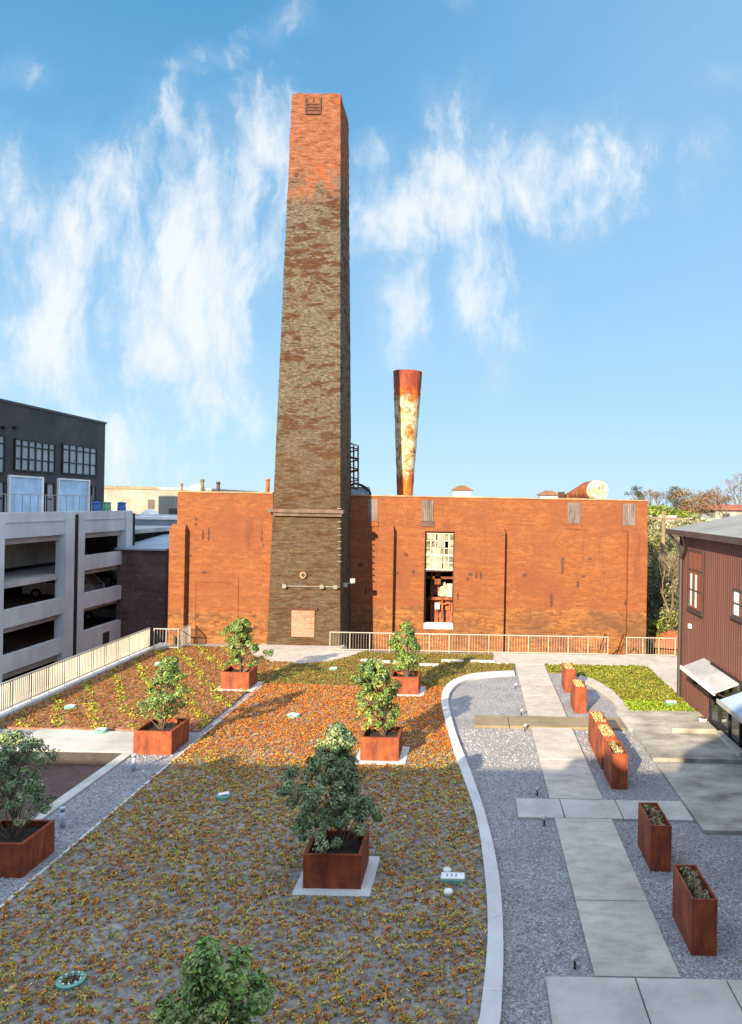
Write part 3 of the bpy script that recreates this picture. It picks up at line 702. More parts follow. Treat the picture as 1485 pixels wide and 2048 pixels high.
for (a, b_, c, d) in ((737,756,998,1042),(845,867,1000,1042),(1136,1161,1005,1047),(1247,1271,1007,1051)):
    x0, zt = atY(a, c, YR); x1, zb = atY(b_, d, YR)
    m = MB(); n = 6
    for i in range(n):
        xa = x0+(x1-x0)*i/n; xb = x0+(x1-x0)*(i+1)/n-.012; m.box(xa, xb, YR-.035-.01*(i%2), YR-.003, zb, zt)
    bw = m.build('boarded_window', M['board'], fac)
    MB().box(x0-.05, x1+.05, YR-.06, YR-.003, zb-.3, zb-.01).build('sill', M['brick_dark'] if a == 845 else M['brick'], bw)
# faint blocked doorway on the left wing (a raised band of brick)
m = MB(); fx0, fz = atY(385, 1153, YL); fx1, _ = atY(478, 1153, YL)
m.box(fx0, fx1, YL-.03, YL-.002, fz-.28, fz); m.box(fx1-.28, fx1, YL-.03, YL-.002, 0, fz-.281); m.box(fx0, fx0+.2, YL-.028, YL-.002, 0, fz-.281)
m.build('blocked_doorway', M['brick'], fac)
# weep holes, anchor plates and pipe stubs the photo shows on the walls
def holes(name, pts, Y, mat, parent):
    for (px, py, wpx, hpx) in pts:
        x, z = atY(px, py, Y); hw = wpx/FPX*Y/2; hh = hpx/FPX*Y/2
        mm_ = MB(); k_ = 9; rr_ = random.Random(int(px*7+py)); pp = []
        for q_ in range(k_):
            a_ = 6.283*q_/k_; c_, s_ = math.cos(a_), math.sin(a_); e_ = max(abs(c_), abs(s_))**.6; f_ = rr_.uniform(.75, 1.15)
            pp.append((x+hw*c_/e_*f_, z+hh*s_/e_*f_))
        mm_.add([(a_, Y-.025, b_) for a_, b_ in pp]+[(a_, Y-.002, b_) for a_, b_ in pp], [tuple(range(k_))]+[(q_, (q_+1)%k_, (q_+1)%k_+k_, q_+k_) for q_ in range(k_)])
        mm_.build(name, mat, parent)
holes('wall_anchor', [(392,1038,5,6),(392,1048,5,6),(406,1070,3,20),(418,1068,3,26),(524,1065,5,9),(524,1078,5,9),(527,1090,4,6),(381,1111,5,4),(408,1144,11,5),
   (393,1232,9,7),(509,1232,10,5),(509,1255,4,7)], YL, M['rust_dark'], fac)
holes('wall_anchor', [(760,1090,9,10),(775,1113,18,3),(781,1127,3,32),(775,1139,16,3),(812,1109,7,7),(827,1143,6,7),(795,1146,5,5),(935,1158,4,10),(941,1148,9,8),(953,1150,6,14),(962,1150,5,18),
   (990,1133,5,38),(1049,1150,10,6),(916,1192,4,16),(1125,1132,6,38),(1180,1117,8,5),(1166,1153,7,6),(1156,1168,5,14),(1103,1200,6,26),(1252,1205,5,12),(1291,1135,6,10),(732,1180,4,18),(722,1130,10,8)], YR, M['rust_dark'], fac)
# the tall window: frame, cream painted upper sash, open lower part
win = MB(); t = .07
win.box(wx0, wx0+t, YR+.16, YR+.26, wz0, wz1); win.box(wx1-t, wx1, YR+.16, YR+.26, wz0, wz1)
win.box(wx0+t, wx1-t, YR+.16, YR+.26, wz1-.12, wz1)
zm = atY(878, 1141, YR)[1]
win.box(wx0+t, wx1-t, YR+.15, YR+.25, zm-.07, zm)
wo_ = win.build('tall_window', M['rust_dark'], fac)
MB().box(wx0+.02, wx1-.02, YR+.02, YR+.40, wz0, wz0+.30).build('sill', M['white'], wo_)
sash = MB(); r = random.Random(5)
cols, rows = 6, 5
zz0, zz1 = zm+.01, wz1-.13; W0 = wx0+t; WW = wx1-wx0-2*t
for i in range(cols):
    for j in range(rows):
        if (i, j) in ((2,4),(3,0),(4,3)): continue
        xa = W0+WW*i/cols; xb = W0+WW*(i+1)/cols; za = zz0+(zz1-zz0)*j/rows; zb = zz0+(zz1-zz0)*(j+1)/rows
        y = YR+.20+r.uniform(-.01,.01)
        sash.add([(xa+.01,y,za+.01),(xb-.01,y+r.uniform(-.02,.02),za+.01),(xb-.01,y,zb-.01),(xa+.01,y+r.uniform(-.02,.02),zb-.01)], [(0,1,2,3)])
sash.build('pane', M['old_glass'], wo_)
mu = MB()
for j in range(rows+1):
    q = zz0+(zz1-zz0)*j/rows; hw = .075 if j in (0, 2) else .03; mu.box(W0, wx1-t, YR+.15, YR+.19, q-hw*.5, q+hw)
for i in range(1, cols):
    q = W0+WW*i/cols; mu.box(q-.028, q+.028, YR+.155, YR+.185, zz0+.08, zz1)
mu.build('glazing_bar', M['old_cream'], wo_)
MB().box(W0+WW*.36, W0+WW*.60, YR+.12, YR+.149, zz0+.1, zz0+(zz1-zz0)*.38).build('board', M['beige'], wo_)
MB().box(W0+WW*.40, W0+WW*.64, YR+.12, YR+.149, zz1-.75, zz1-.02).build('board', M['beige'], wo_)
# machinery behind the window
mc = thing('rusty_boiler', ((wx0+wx1)/2, YR+2.2, wz0), 'rusty boiler plant seen through the tall broken window of the factory', 'boiler')
xm = (wx0+wx1)/2
MB().tube([(xm-1.6, YR+2.6, wz0+.75), (xm+1.8, YR+2.6, wz0+.75)], .75, 18).build('drum', M['rust'], mc, smooth=False)
q = MB(); q.box(wx0+.30, wx0+.42, YR+1.1, YR+1.25, wz0-1, zm-.1); q.box(wx0-.3, wx1+.3, YR+1.0, YR+1.2, zm-.55, zm-.42); q.box(wx0+.2, wx1+.3, YR+.9, YR+1.1, wz0+1.45, wz0+1.6)
q.box(wx0+.9, wx0+1.0, YR+.9, YR+1.0, wz0, wz0+1.45); q.build('beam', M['rust'], mc)
q = MB(); q.box(wx0+.40, wx1+1.2, YR+1.30, YR+1.40, wz0-1.0, wz0+1.4); q.box(wx0+.25, wx1+1.2, YR+1.65, YR+1.75, wz0+1.65, zm-.9); q.build('casing', M['casing'], mc)
q = MB(); q.tube([(wx0+.62, YR+.95, wz0), (wx0+.62, YR+.95, wz0+1.2), (wx0+1.2, YR+.95, wz0+1.25)], .06, 10); q.build('pipe', M['terracotta'], mc)
MB().box(wx1-.42, wx1-.12, YR+1.0, YR+1.2, wz0+1.62, wz0+2.35).build('tank', M['old_cream'], mc)
MB().box(wx0+.5, wx0+.85, YR+1.0, YR+1.2, wz0+2.3, zm-.1).build('valve_box', M['rust'], mc)
MB().box(wx0+.75, wx0+1.4, YR+1.2, YR+1.6, wz0+.85, wz0+1.35).build('panel', M['terracotta'], mc)
MB().box(wx0+.55, wx0+.82, YR+.8, YR+.95, wz0+.95, wz0+1.3).build('gauge_box', M['canopy'], mc)
MB().lathe((wx0+1.0, YR+1.5, wz0+1.62), [(.32,0),(.32,.25),(.1,.75),(.02,.8)], 14).build('hopper', M['cream'], mc)
MB().box(XL1+.2, XR1-.7, YR+4.5, YR+4.7, -4.4, 7.0).build('inner_wall', M['brick_dark'], fac)
MB().box(XL1+.2, XR1-.7, YR+.6, YR+4.4, wz0-1.2, wz0-1.0).build('inner_floor', M['garage_floor'], fac)

# roof furniture
def roof_pipe(px, ytop, wpx, Y, mat, label, cat, capw=1.3):
    x, zt = atY(px, ytop, Y); r_ = wpx/FPX*Y/2; z0 = 7.3 if Y > YR else ZP+.05
    o = thing('roof_pipe', (x, Y, z0), label, cat, 'pipes on the factory roof')
    MB().lathe((x,Y,0), [(r_,z0),(r_,zt-.12)], 12).build('pipe', mat, o, smooth=True)
    MB().lathe((x,Y,0), [(r_*capw,zt-.12),(r_*capw,zt-.03),(r_*.4,zt)], 12).build('cap', mat, o, smooth=True)
roof_pipe(405, 958, 7, 37.5, M['wood_pole'], 'brown capped vent pipe on the left roof, second from the white dome', 'vent pipe')
roof_pipe(437, 963, 7, 37.6, M['brick_dark'], 'short dark vent pipe between two taller pipes on the left roof', 'vent pipe')
roof_pipe(536, 957, 8, 37.5, M['terracotta'], 'terracotta chimney pot on the roof beside the brick chimney', 'chimney pot', 1.1)
roof_pipe(364, 966, 4, 37.8, M['wood_pole'], 'thin leaning vent pipe at the left end of the factory roof', 'vent pipe')
x, z = atY(396, 968, 42)
o = MB().lathe((x,42,0), [(.45,ZP+.03),(.45,z-.35),(.36,z-.12),(.05,z)], 16).build('roof_dome', M['white'], smooth=True, origin=None); tag(o, 'white domed roof ventilator behind the brown vent pipe', 'roof vent')
for (px, yt, yb, wpx, Y, lab) in ((925, 971, 995, 34, 46, 'white roof cupola with brown pyramid cap nearest the rusty stack'), (1097, 981, 996, 36, 46, 'white roof cupola with brown cap beside the fallen stack')):
    x, zt = atY(px, yt, Y); hw = wpx/FPX*Y/2; ze = atY(px, yt+10, Y)[1]
    o = thing('roof_cupola', (x, Y, 7.3), lab, 'roof vent', 'cupolas on the factory roof')
    m = MB(); m.box(x-hw, x+hw, Y-hw, Y+hw, 7.3, ze); m.build('body', M['white'], o)
    m = MB(); e = hw*1.35
    m.add([(x-e,Y-e,ze+.003),(x+e,Y-e,ze+.003),(x+e,Y+e,ze+.003),(x-e,Y+e,ze+.003),(x-hw*.35,Y-hw*.35,zt),(x+hw*.35,Y-hw*.35,zt),(x+hw*.35,Y+hw*.35,zt),(x-hw*.35,Y+hw*.35,zt)],
          [(3,2,1,0),(0,1,5,4),(1,2,6,5),(2,3,7,6),(3,0,4,7),(4,5,6,7)]); m.build('cap', M['brown_roof'], o)
    m = MB()
    for i in range(3): zq = 7.4+(ze-7.4)*i/3; m.box(x-hw-.02, x+hw+.02, Y-hw-.025, Y-hw-.003, zq, zq+.05)
    m.build('louvre', M['white'], o)
# rusty steel stack, wider at its mouth
YS = 44.0
xt, zt = atY(816, 744, YS); xb, zb = atY(810, 992, YS)
M['stack'] = stackmat('rust_streaked_paint', 7.3-7.3, zt-7.3)
stk = thing('steel_stack', (xb, YS, 7.3), 'rust streaked white and orange steel stack that widens towards its top', 'smokestack')
hw_t = 58/FPX*YS/2; hw_b = 30/FPX*YS/2
m = MB(); n = 26; prof = []; rr = random.Random(3)
for i in range(n+1):
    f = i/n; prof.append((hw_b+(hw_t-hw_b)*f+(.0 if i in (0,n) else rr.uniform(-.012,.012)), 7.3+(zt-7.3)*f))
m.tube([(xb+(xt-xb)*(i/n), YS, z) for i, (r_, z) in enumerate(prof)], [r_ for r_, z in prof], 28, cap=False)
# open mouth: inner skin
m.tube([(xt, YS, zt), (xt-.02, YS, zt-1.5)], [hw_t-.03, hw_t-.12], 28, cap=False)
m.tube([(xt, YS, zt), (xt, YS, zt+.001)], [hw_t, hw_t-.03], 28, cap=False)
m.build('shaft', M['stack'], stk, smooth=True)
for f in (.33, .50, .66, .83):
    m = MB(); z = 7.3+(zt-7.3)*f; r_ = hw_b+(hw_t-hw_b)*f
    m.tube([(xb+(xt-xb)*f, YS, z-.025), (xb+(xt-xb)*f, YS, z+.025)], [r_+.018, r_+.02], 28, cap=False); m.build('band', M['stack'], stk, smooth=True)
# fallen stack lying on the roof
YF = 43.0
a, za = atY(1130, 987, YF); b_, zb2 = atY(1188, 980, YF)
fl = thing('fallen_stack', ((a+b_)/2, YF, 7.3), 'fallen rusty stack section lying on the roof with its pale end facing out', 'smokestack')
m = MB(); m.tube([(a+.15, YF+1.1, za-.22), (a+.75, YF+.8, za-.02), (b_-.35, YF+.15, zb2-.03), (b_+.02, YF-.30, zb2-.04)], [.16,.34,.52,.58], 22)
m2 = MB(); m2.box(a-.28, a+.08, YF+.6, YF+1.1, 7.35, za+.10); m2.build('bracket', M['rust_dark'], fl)
M['stack2'] = stackmat('fallen_stack_paint', -6, 3)
m.build('shaft', M['rust'], fl, smooth=False); 
m = MB(); m.tube([(b_+.02, YF-.31, zb2-.04), (b_+.26, YF-.78, zb2-.06)], [.585,.56], 22)
def palerust():
    mm, t2, bb, oc = newmat('pale_rust_patch'); n1 = noise(t2, oc, 3.0, 6, .7, .6)
    setb(t2, bb, ramp(t2, n1, [(.36,(.58,.57,.53)),(.52,(.48,.42,.29)),(.60,(.42,.18,.05)),(.7,(.2,.06,.02))]), .7); return mm
M['palerust'] = palerust()
m.build('end_plate', M['palerust'], fl)
o = MB().lathe((atY(1206,968,YF)[0],YF,0), [(.04,7.3),(.04,8.3),(.13,8.31),(.13,8.5),(.02,8.56)], 10).build('vent_stub', M['rust_dark']); tag(o, 'thin dark vent pipe standing right of the fallen stack', 'vent pipe')
# gooseneck and tank behind the chimney
x0, z0 = atY(722, 985, 44); 
tk = thing('roof_tank', (x0,44,7.3), 'small dark water tank with gooseneck pipe on roof right of the chimney', 'tank')
hw = 22/FPX*44
MB().box(x0-hw*.9, x0+hw*.7, 43.6, 44.6, 7.3, atY(722,974,44)[1]).build('body', M['bluegrey'], tk)
p = [atY(*q_, 44) for q_ in ((704,972),(712,967),(726,971),(735,976),(742,983),(744,992))]
MB().tube([(a_,43.5,b__) for a_, b__ in p], .075, 8).build('pipe', M['black'], tk, smooth=True)

# ================================================================= CHIMNEY
CXC = -8.40; CB, CT = 3.66, 2.47; YC = 36.85; CZ = 27.9
ch = thing('brick_chimney', (CXC, YC+CB/2, 0), 'tall tapering square brick chimney with worn grey faces and a red head', 'chimney')
rows = 150; rr = random.Random(9); n = 6
cyc = YC+CB/2
m = MB(); ring = []
def crow(z, jag):
    f = z/CZ; hw = (CB+(CT-CB)*f)/2; pts = []
    sides = [((-1,-1),(1,-1)),((1,-1),(1,1)),((1,1),(-1,1)),((-1,1),(-1,-1))]
    ej = [rr.uniform(-jag, jag*.3) for _ in range(4)]
    for si, (p0, p1) in enumerate(sides):
        for k_ in range(n):
            t = k_/n; x = p0[0]+(p1[0]-p0[0])*t; y = p0[1]+(p1[1]-p0[1])*t
            s = hw+(ej[si] if k_ == 0 else rr.uniform(-jag*.55, jag*.35))
            pts.append((CXC+x*s, cyc+y*s, z))
    return pts
zs = [-4.5, -.1] + [CZ*i/rows for i in range(1, rows+1)]
allv = []
for i, z in enumerate(zs):
    rw = crow(max(z, 0) if i else 0, .010 if z < 20 else .022)
    if z < 0: rw = [(x, y, z) for x, y, _ in rw]
    if i == len(zs)-1: rw = [(x, y, z+rr.uniform(-.12,.06)-(.55 if (x-CXC) > .8 and y > cyc else 0)) for x, y, z in rw]
    allv.append(rw)
N4 = 4*n
vs_ = [p for rw in allv for p in rw]; fs_ = []
for i in range(len(allv)-1):
    for k_ in range(N4): fs_.append((i*N4+k_, i*N4+(k_+1)%N4, (i+1)*N4+(k_+1)%N4, (i+1)*N4+k_))
# hollow top
zi = len(vs_); top = allv[-1]
vs_ += [(CXC+(x-CXC)*.72, cyc+(y-cyc)*.72, z-.02) for x, y, z in top] + [(CXC+(x-CXC)*.72, cyc+(y-cyc)*.72, z-2.0) for x, y, z in top]
bt = (len(allv)-1)*N4
for k_ in range(N4):
    j = (k_+1)%N4; fs_ += [(bt+k_, bt+j, zi+j, zi+k_), (zi+k_, zi+j, zi+N4+j, zi+N4+k_)]
fs_.append(tuple(range(zi+N4, zi+2*N4)))
m.add(vs_, fs_); m.build('shaft', M['chimney'], ch)
def cface(z): return YC + (CB-CT)/2*z/CZ       # y of the front face at height z
# recessed vent panel in the head
zt_ = 27.65; zb_ = atY(627, 229, 37.4)[1]
x0, x1 = atY(611,205,37.4)[0], atY(643,205,37.4)[0]
m = MB(); yf = cface(26.8)
m.box(x0, x0+.07, yf-.05, yf+.06, zb_, zt_); m.box(x1-.07, x1, yf-.05, yf+.06, zb_, zt_)
m.box(x0+.07, x1-.07, yf-.06, yf+.06, zb_, zb_+.09)
vp = m.build('vent_panel', M['rust_dark'], ch)
m = MB()
for i in range(3): m.box(x0+.07, x1-.07, yf-.03, yf+.04, zb_+.20+.15*i, zb_+.27+.15*i)
m.box((x0+x1)/2-.02, (x0+x1)/2+.02, yf-.03, yf+.04, zb_+.66, zt_)
m.build('louvre', M['rust_dark'], vp)
# ledge
zl = atY(610, 1022, YC)[1]
xa = atY(537,1022,YC)[0]; xb_ = atY(688,1025,YC)[0]
m = MB(); m.box(xa, xb_, YC-.16, YC+.30, zl-.09, zl+.08); m.box(xa+.25, xb_-.1, YC-.05, YC+.3, zl-.26, zl-.091)
m.build('ledge', M['ledge'], ch)
# conduit
zc = atY(620, 1173, YC)[1]; x0 = atY(566,1173,YC)[0]; x1 = atY(680,1173,YC)[0]
cd_ = MB().tube([(x0, YC-.02, zc), (x1, YC-.02, zc)], .03, 8).build('conduit', M['dull_steel'], ch)
for px in (570, 645, 672):
    x = atY(px,1173,YC)[0]; MB().box(x-.10, x+.10, YC-.13, YC-.03, zc-.09, zc+.10).build('junction_box', M['dull_steel'], cd_)
# bricked up doorway
x0, zt_ = atY(584,1220,YC); x1, zb_ = atY(629,1274,YC)
m = MB(); m.box(x0, x1, YC-.03, YC+.2, zb_, zt_)
dr = m.build('blocked_doorway', M['brick_pink'], ch)
MB().box(x0-.12, x1+.14, YC-.06, YC+.2, zt_+.003, zt_+.12).build('lintel', M['rust_dark'], dr)
x, z = atY(607,1150,YC)
m = MB(); m.tube([(x,YC-.06,z),(x,YC+.2,z)], .17, 16); rp = m.build('flue_ring', M['coping'], ch)
MB().tube([(x,YC-.065,z),(x,YC+.1,z)], .09, 12).build('flue_hole', M['black'], rp)
# iron bracket ladder low on the right side
for i in range(9):
    z = 6.9-.33*i; m = MB(); m.tube([(CXC+CB/2-.13-(.022*z), YC+.06, z), (CXC+CB/2+.06-(.022*z), YC-.05, z), (CXC+CB/2+.06-(.022*z), YC+.18, z)], .022, 6)
    m.build('step_iron', M['dull_steel'], ch)
# rusty lattice ladder high on the right face
lad = MB(); YLd = cyc+1.35
def cr(z): return CXC+(CB+(CT-CB)*z/CZ)/2
zz = [8.2, 8.8, 9.4, 10.0, 10.4]
lad.tube([(cr(8.0)+.42, YLd, 8.0), (cr(10.3)+.42, YLd, 10.3), (cr(10.4)+.02, YLd, 10.4)], .05, 6)
lad.tube([(cr(8.0)+.18, YLd, 8.0), (cr(10.3)+.18, YLd, 10.3)], .05, 6)
for i in range(9):
    z = 8.05+.27*i; lad.tube([(cr(z)-.05, YLd, z), (cr(z)+.42, YLd, z+(.12 if i%2 else -.1))], .04+.03*(i%3==0), 6)
lad.build('ladder_cage', M['rust_dark'], ch)
# floodlights on the right face
fl_ = thing('floodlight', (-6.2, 37.6, 3.3), 'pair of small white floodlights on the shaded side of the chimney', 'floodlight')
for (px, py) in ((690,1170),(706,1161)):
    x, z = atY(px, py, 37.9); m = MB(); m.box(x-.12, x+.12, 37.8, 38.0, z-.09, z+.10); m.build('lamp_head', M['slab'], fl_)
x, z = atY(697,1167,37.9); m = MB(); m.tube([(-6.75,37.9,z-.05),(x+.35,37.9,z+.05)], .03, 6); m.build('arm', M['canopy'], fl_)

# ================================================================= RAILINGS
def railing(name, p0, p1, h, nb, label, z0=.06, picks=.115, pw=(.009,.018), gate=None):
    """straight run of posts, rails and slim pickets from p0 to p1"""
    d = Vector(p1)-Vector(p0); L = d.length; d.normalize(); nrm = Vector((-d.y, d.x))
    o = thing(name, (p0[0], p0[1], z0), label, 'railing')
    def bar(a, b_, w_, za, zb, mb):
        A = Vector(p0)+d*a; B = Vector(p0)+d*b_; q = nrm*w_/2
        mb.prism([tuple(A-q), tuple(B-q), tuple(B+q), tuple(A+q)], za, zb)
    for i in range(nb+1):
        a = L*i/nb; m = MB(); bar(a-.019, a+.019, .038, z0, z0+h+.01, m); m.build('post', M['white_paint'], o)
    m = MB(); bar(-.03, L+.03, .05, z0+h+.011, z0+h+.048, m); m.build('top_rail', M['white_paint'], o)
    m = MB()
    for i in range(nb): bar(L*i/nb+.026, L*(i+1)/nb-.026, .035, z0+.07, z0+.105, m)
    m.build('bottom_rail', M['white_paint'], o)
    for i in range(nb):
        a0, a1 = L*i/nb+.026, L*(i+1)/nb-.026; k_ = max(2, int((a1-a0)/picks)); m = MB()
        for j in range(1, k_):
            a = a0+(a1-a0)*j/k_; bar(a-pw[0]/2, a+pw[0]/2, pw[1], z0+.106, z0+h+.01, m)
        m.build('infill', M['white_paint'], o)
    return o
k_ = MB(); k_.box(-15.62, -15.2, 4, 35.5, .001, .10); struct(k_.build('kerb', M['kerb']))
railing('metal_railing', (-15.4, 8.0), (-15.4, 35.3), .93, 26, 'long cream picket railing along the left edge of the terrace', z0=.10, picks=.105, pw=(.016,.045))
railing('metal_railing', (-15.2, 35.35), (-14.05, 35.35), .93, 2, 'short cream railing return joining the left railing to the factory wall', z0=.06, picks=.11)
railing('metal_railing', (-14.0, 35.45), (-14.0, 36.7), .93, 1, 'single cream railing bay standing against the left brick pilaster', z0=.06)
xa = gnd(661,1302)[0]; 
railing('metal_railing', (xa, 35.75), (6.55, 35.75), .88, 14, 'long cream picket railing in front of the factory window', z0=.03)
railing('metal_railing', (7.45, 35.75), (9.8, 35.75), .88, 3, 'short cream picket railing right of the stair opening', z0=.03)
# stairs down
sr = thing('stairs', (7.0, 36.0, 0), 'stairs leading down behind the railing gap with dark rusty handrails', 'stairs')
m = MB()
for i in range(14): m.box(6.6, 7.4, 36.02+.28*i, 36.02+.28*(i+1)-.002, -.2-.18*i-.6, -.02-.18*i)
m.build('steps', M['path'], sr)
for x in (6.55, 7.48):
    m = MB(); m.tube([(x,36.03,-.4),(x,36.03,.95),(x,36.6,.95),(x,39.6,-1.4)], .03, 8); m.tube([(x,36.03,.5),(x,36.6,.5),(x,39.6,-1.85)], .02, 6)
    m.tube([(x,38.2,-2),(x,38.2,-.3)], .025, 6)
    m.build('handrail', M['rust_dark'], sr)

# ================================================================= PLANTERS AND TREES
def tree_planter(x0, x1, y0, label, hgt=.60, z0=.069, depth=None):
    y1 = y0+(depth or (x1-x0)); o = thing('tree_planter', ((x0+x1)/2, (y0+y1)/2, z0), label, 'planter', 'square rusty steel tree planters')
    m = MB(); m.open_box(x0, x1, y0, y1, z0, z0+hgt, .045)
    sh = m.build('shell', M['corten'], o, bevel=.006)
    m = MB(); m.open_box(x0-.006, x1+.006, y0-.006, y1+.006, z0+hgt+.001, z0+hgt+.022, .075); m.build('rim', M['corten'], o)
    for f_ in (.34, .67):
        m = MB(); xs_ = x0+(x1-x0)*f_; m.box(xs_-.004, xs_+.004, y0-.004, y0-.001, z0+.01, z0+hgt-.01); m.build('seam', M['corten'], sh)
        m = MB(); ys_ = y0+(y1-y0)*f_; m.box(x1+.001, x1+.006, ys_-.004, ys_+.004, z0+.01, z0+hgt-.01); m.build('seam', M['corten'], sh)
    m = MB(); nx = 10; r_ = random.Random(int(y0*100)); vs2 = []; fs2 = []
    for i in range(nx+1):
        for j in range(nx+1): vs2.append((x0+.046+(x1-x0-.092)*i/nx, y0+.046+(y1-y0-.092)*j/nx, z0+hgt-.11+r_.uniform(-.025,.03)))
    for i in range(nx):
        for j in range(nx): a = i*(nx+1)+j; fs2.append((a, a+nx+1, a+nx+2, a+1))
    m.add(vs2, fs2); m.build('soil', M['soil'], o)
    return o
def leafquads(C, Nrm, L, W, r):
    n = len(C); d = r.normal(0,1,(n,3)); d -= Nrm*(d*Nrm).sum(1,keepdims=True); d /= np.linalg.norm(d,axis=1,keepdims=True)+1e-9
    s = np.cross(Nrm, d); L = L[:,None]; W = W[:,None]
    p = np.zeros((n,4,3), np.float32)
    p[:,0] = C-d*L*.5-Nrm*L*.10; p[:,2] = C+d*L*.5-Nrm*L*.12; p[:,1] = C+s*W*.5+Nrm*W*.12; p[:,3] = C-s*W*.5+Nrm*W*.12
    return p.reshape(-1,3)
def bush_tree(x, y, zb, ztop, wid, seed, label, nclump=85, per=30, prof=None, lean=(0,0), leafL=.115, sparse=0.0, pal=None):
    r = np.random.default_rng(seed); rr = random.Random(seed)
    o = thing('evergreen_tree', (x, y, zb), label, 'tree', 'broadleaf evergreens in the rusty planters')
    h = ztop-zb; tr = MB()
    path = [(x+lean[0]*f*f+rr.uniform(-.03,.03), y+lean[1]*f*f+rr.uniform(-.03,.03), zb-.05+h*.9*f) for f in (0,.2,.4,.6,.8,1)]
    tr.tube(path, [.045,.04,.034,.026,.018,.008], 8)
    cc = []; 
    prof = prof or [(0.05,.55),(.2,.85),(.4,.95),(.6,.75),(.8,.45),(1.0,.10)]
    pf = np.array(prof)
    lobes = [(rr.uniform(0,6.28), rr.uniform(.15,.9), rr.uniform(.2,.6)) for _ in range(6)]
    nclump = int(nclump*1.5)
    while len(cc) < nclump:
        f = rr.uniform(.08,1.0)**.85; a = rr.uniform(0,6.283); R_ = np.interp(f, pf[:,0], pf[:,1])*wid/2
        k_ = 1.0
        for la, lf, lm in lobes:
            k_ += lm*math.exp(-((f-lf)/.14)**2)*math.cos(a-la)
        R_ *= max(k_, .35)*math.sqrt(rr.uniform(.22,1.0))
        fi = min(int(f*5),4); t = f*5-fi; c0 = Vector(path[fi]).lerp(Vector(path[fi+1]), t)
        zz_ = zb+h*(.06+.92*f)
        cc.append((c0.x+math.cos(a)*R_, c0.y+math.sin(a)*R_, zz_))
        if len(cc) % 3 == 0:
            p1 = cc[-1]; p0 = path[max(0, fi-1)]
            tr.tube([p0, ((p0[0]+p1[0])/2, (p0[1]+p1[1])/2, (p0[2]+p1[2])/2+.02), p1], [.014,.010,.005], 5, cap=False)
    tr.build('trunk', M['bark'], o, smooth=True)
    cc = np.array(cc); per = int(per*3.0); leafL *= .64; n = nclump*per
    idx = np.repeat(np.arange(nclump), per)
    cs3 = r.uniform(.08,.17,nclump)[idx]
    dirs = r.normal(0,1,(n,3)); dirs /= np.linalg.norm(dirs,axis=1,keepdims=True)
    C = cc[idx]+dirs*cs3[:,None]*np.cbrt(r.uniform(.15,1,n))[:,None]*np.array([1,1,.85])
    C[:,2] = np.maximum(C[:,2], zb+.06)
    out = C-np.array([x, y, 0]); out[:,2] = 0; out /= np.linalg.norm(out,axis=1,keepdims=True)+1e-6
    Nrm = dirs*.7+out*.35+np.array([0,0,.65])+r.normal(0,.35,(n,3)); Nrm /= np.linalg.norm(Nrm,axis=1,keepdims=True)
    L = r.uniform(.7,1.25,n)*leafL; W = L*r.uniform(.42,.55,n)
    V = leafquads(C, Nrm, L, W, r)
    pal = pal or [(.045,.085,.018),(.07,.12,.022),(.035,.06,.018),(.12,.17,.03),(.20,.20,.05),(.16,.11,.04)]
    pw_ = np.array([30,28,18,14,6,4]); pw_ = pw_/pw_.sum()
    cp_ = np.array(pal)[r.choice(6, nclump, p=pw_)][idx]; c2_ = np.array(pal)[r.choice(6, n, p=pw_)]
    col = (cp_*.5+c2_*.5)*r.uniform(.65,1.45,(n,1))*1.9
    quadmesh('crown', V, col, M['leaf'], o)
    return o
PXL, PXR = (-9.5,-8.42), (-3.05,-1.98)
tree_planter(*PXL, 13.97, 'big rusty steel planter at the left edge of the photo by the gravel strip', .62, .001)
tree_planter(*PXL, 20.85, 'rusty steel planter at the far end of the gravel strip', .64, .001, 1.3)
tree_planter(*PXL, 28.0, 'rusty steel planter nearest the left brick wall', .62)
tree_planter(*PXR, 13.66, 'shaded rusty steel planter on its own in the middle of the sedum bed', .60)
tree_planter(*PXR, 20.5, 'rusty steel planter crossed by the shadow edge in the middle row', .62)
tree_planter(*PXR, 27.7, 'rusty steel planter of the middle row nearest the long railing', .62)
tree_planter(*PXR, 6.75, 'rusty steel planter below the tree at the bottom edge', .60)
G1 = [(.065,.10,.042),(.085,.13,.05),(.042,.066,.03),(.14,.19,.07),(.20,.21,.10),(.16,.12,.07)]
bush_tree(-8.95, 14.5, .50, 2.60, 1.45, 101, 'thin grey green tree in the planter at the left edge', 70, 20, leafL=.10, pal=G1, prof=[(.02,.6),(.25,.8),(.55,.9),(.8,.75),(1,.25)])
bush_tree(-8.95, 21.5, .52, 2.62, 1.45, 102, 'sparse sunlit tree in the planter ending the gravel strip', 66, 17, leafL=.12, prof=[(.02,.7),(.25,.95),(.5,.9),(.72,.62),(.9,.45),(1,.1)], lean=(.15,.1))
bush_tree(-8.95, 28.6, .55, 2.62, 1.5, 103, 'dense sunlit tree standing in front of the left brick wall', 85, 26, prof=[(.02,.85),(.15,.95),(.4,.9),(.7,.7),(.9,.5),(1,.15)])
bush_tree(-2.5, 14.25, .50, 2.92, 1.6, 104, 'dark shaded tree with a side branch in the middle planter', 120, 32, leafL=.105, pal=G1, prof=[(.02,.75),(.15,1.0),(.35,.95),(.58,.85),(.7,.55),(.85,.42),(1,.14)])
bush_tree(-2.5, 21.1, .50, 2.72, 1.45, 105, 'sunlit leaning tree behind the dark shaded one in the middle row', 88, 24, leafL=.12, prof=[(.02,.7),(.25,.9),(.5,.8),(.75,.8),(.9,.6),(1,.2)], lean=(-.3,0))
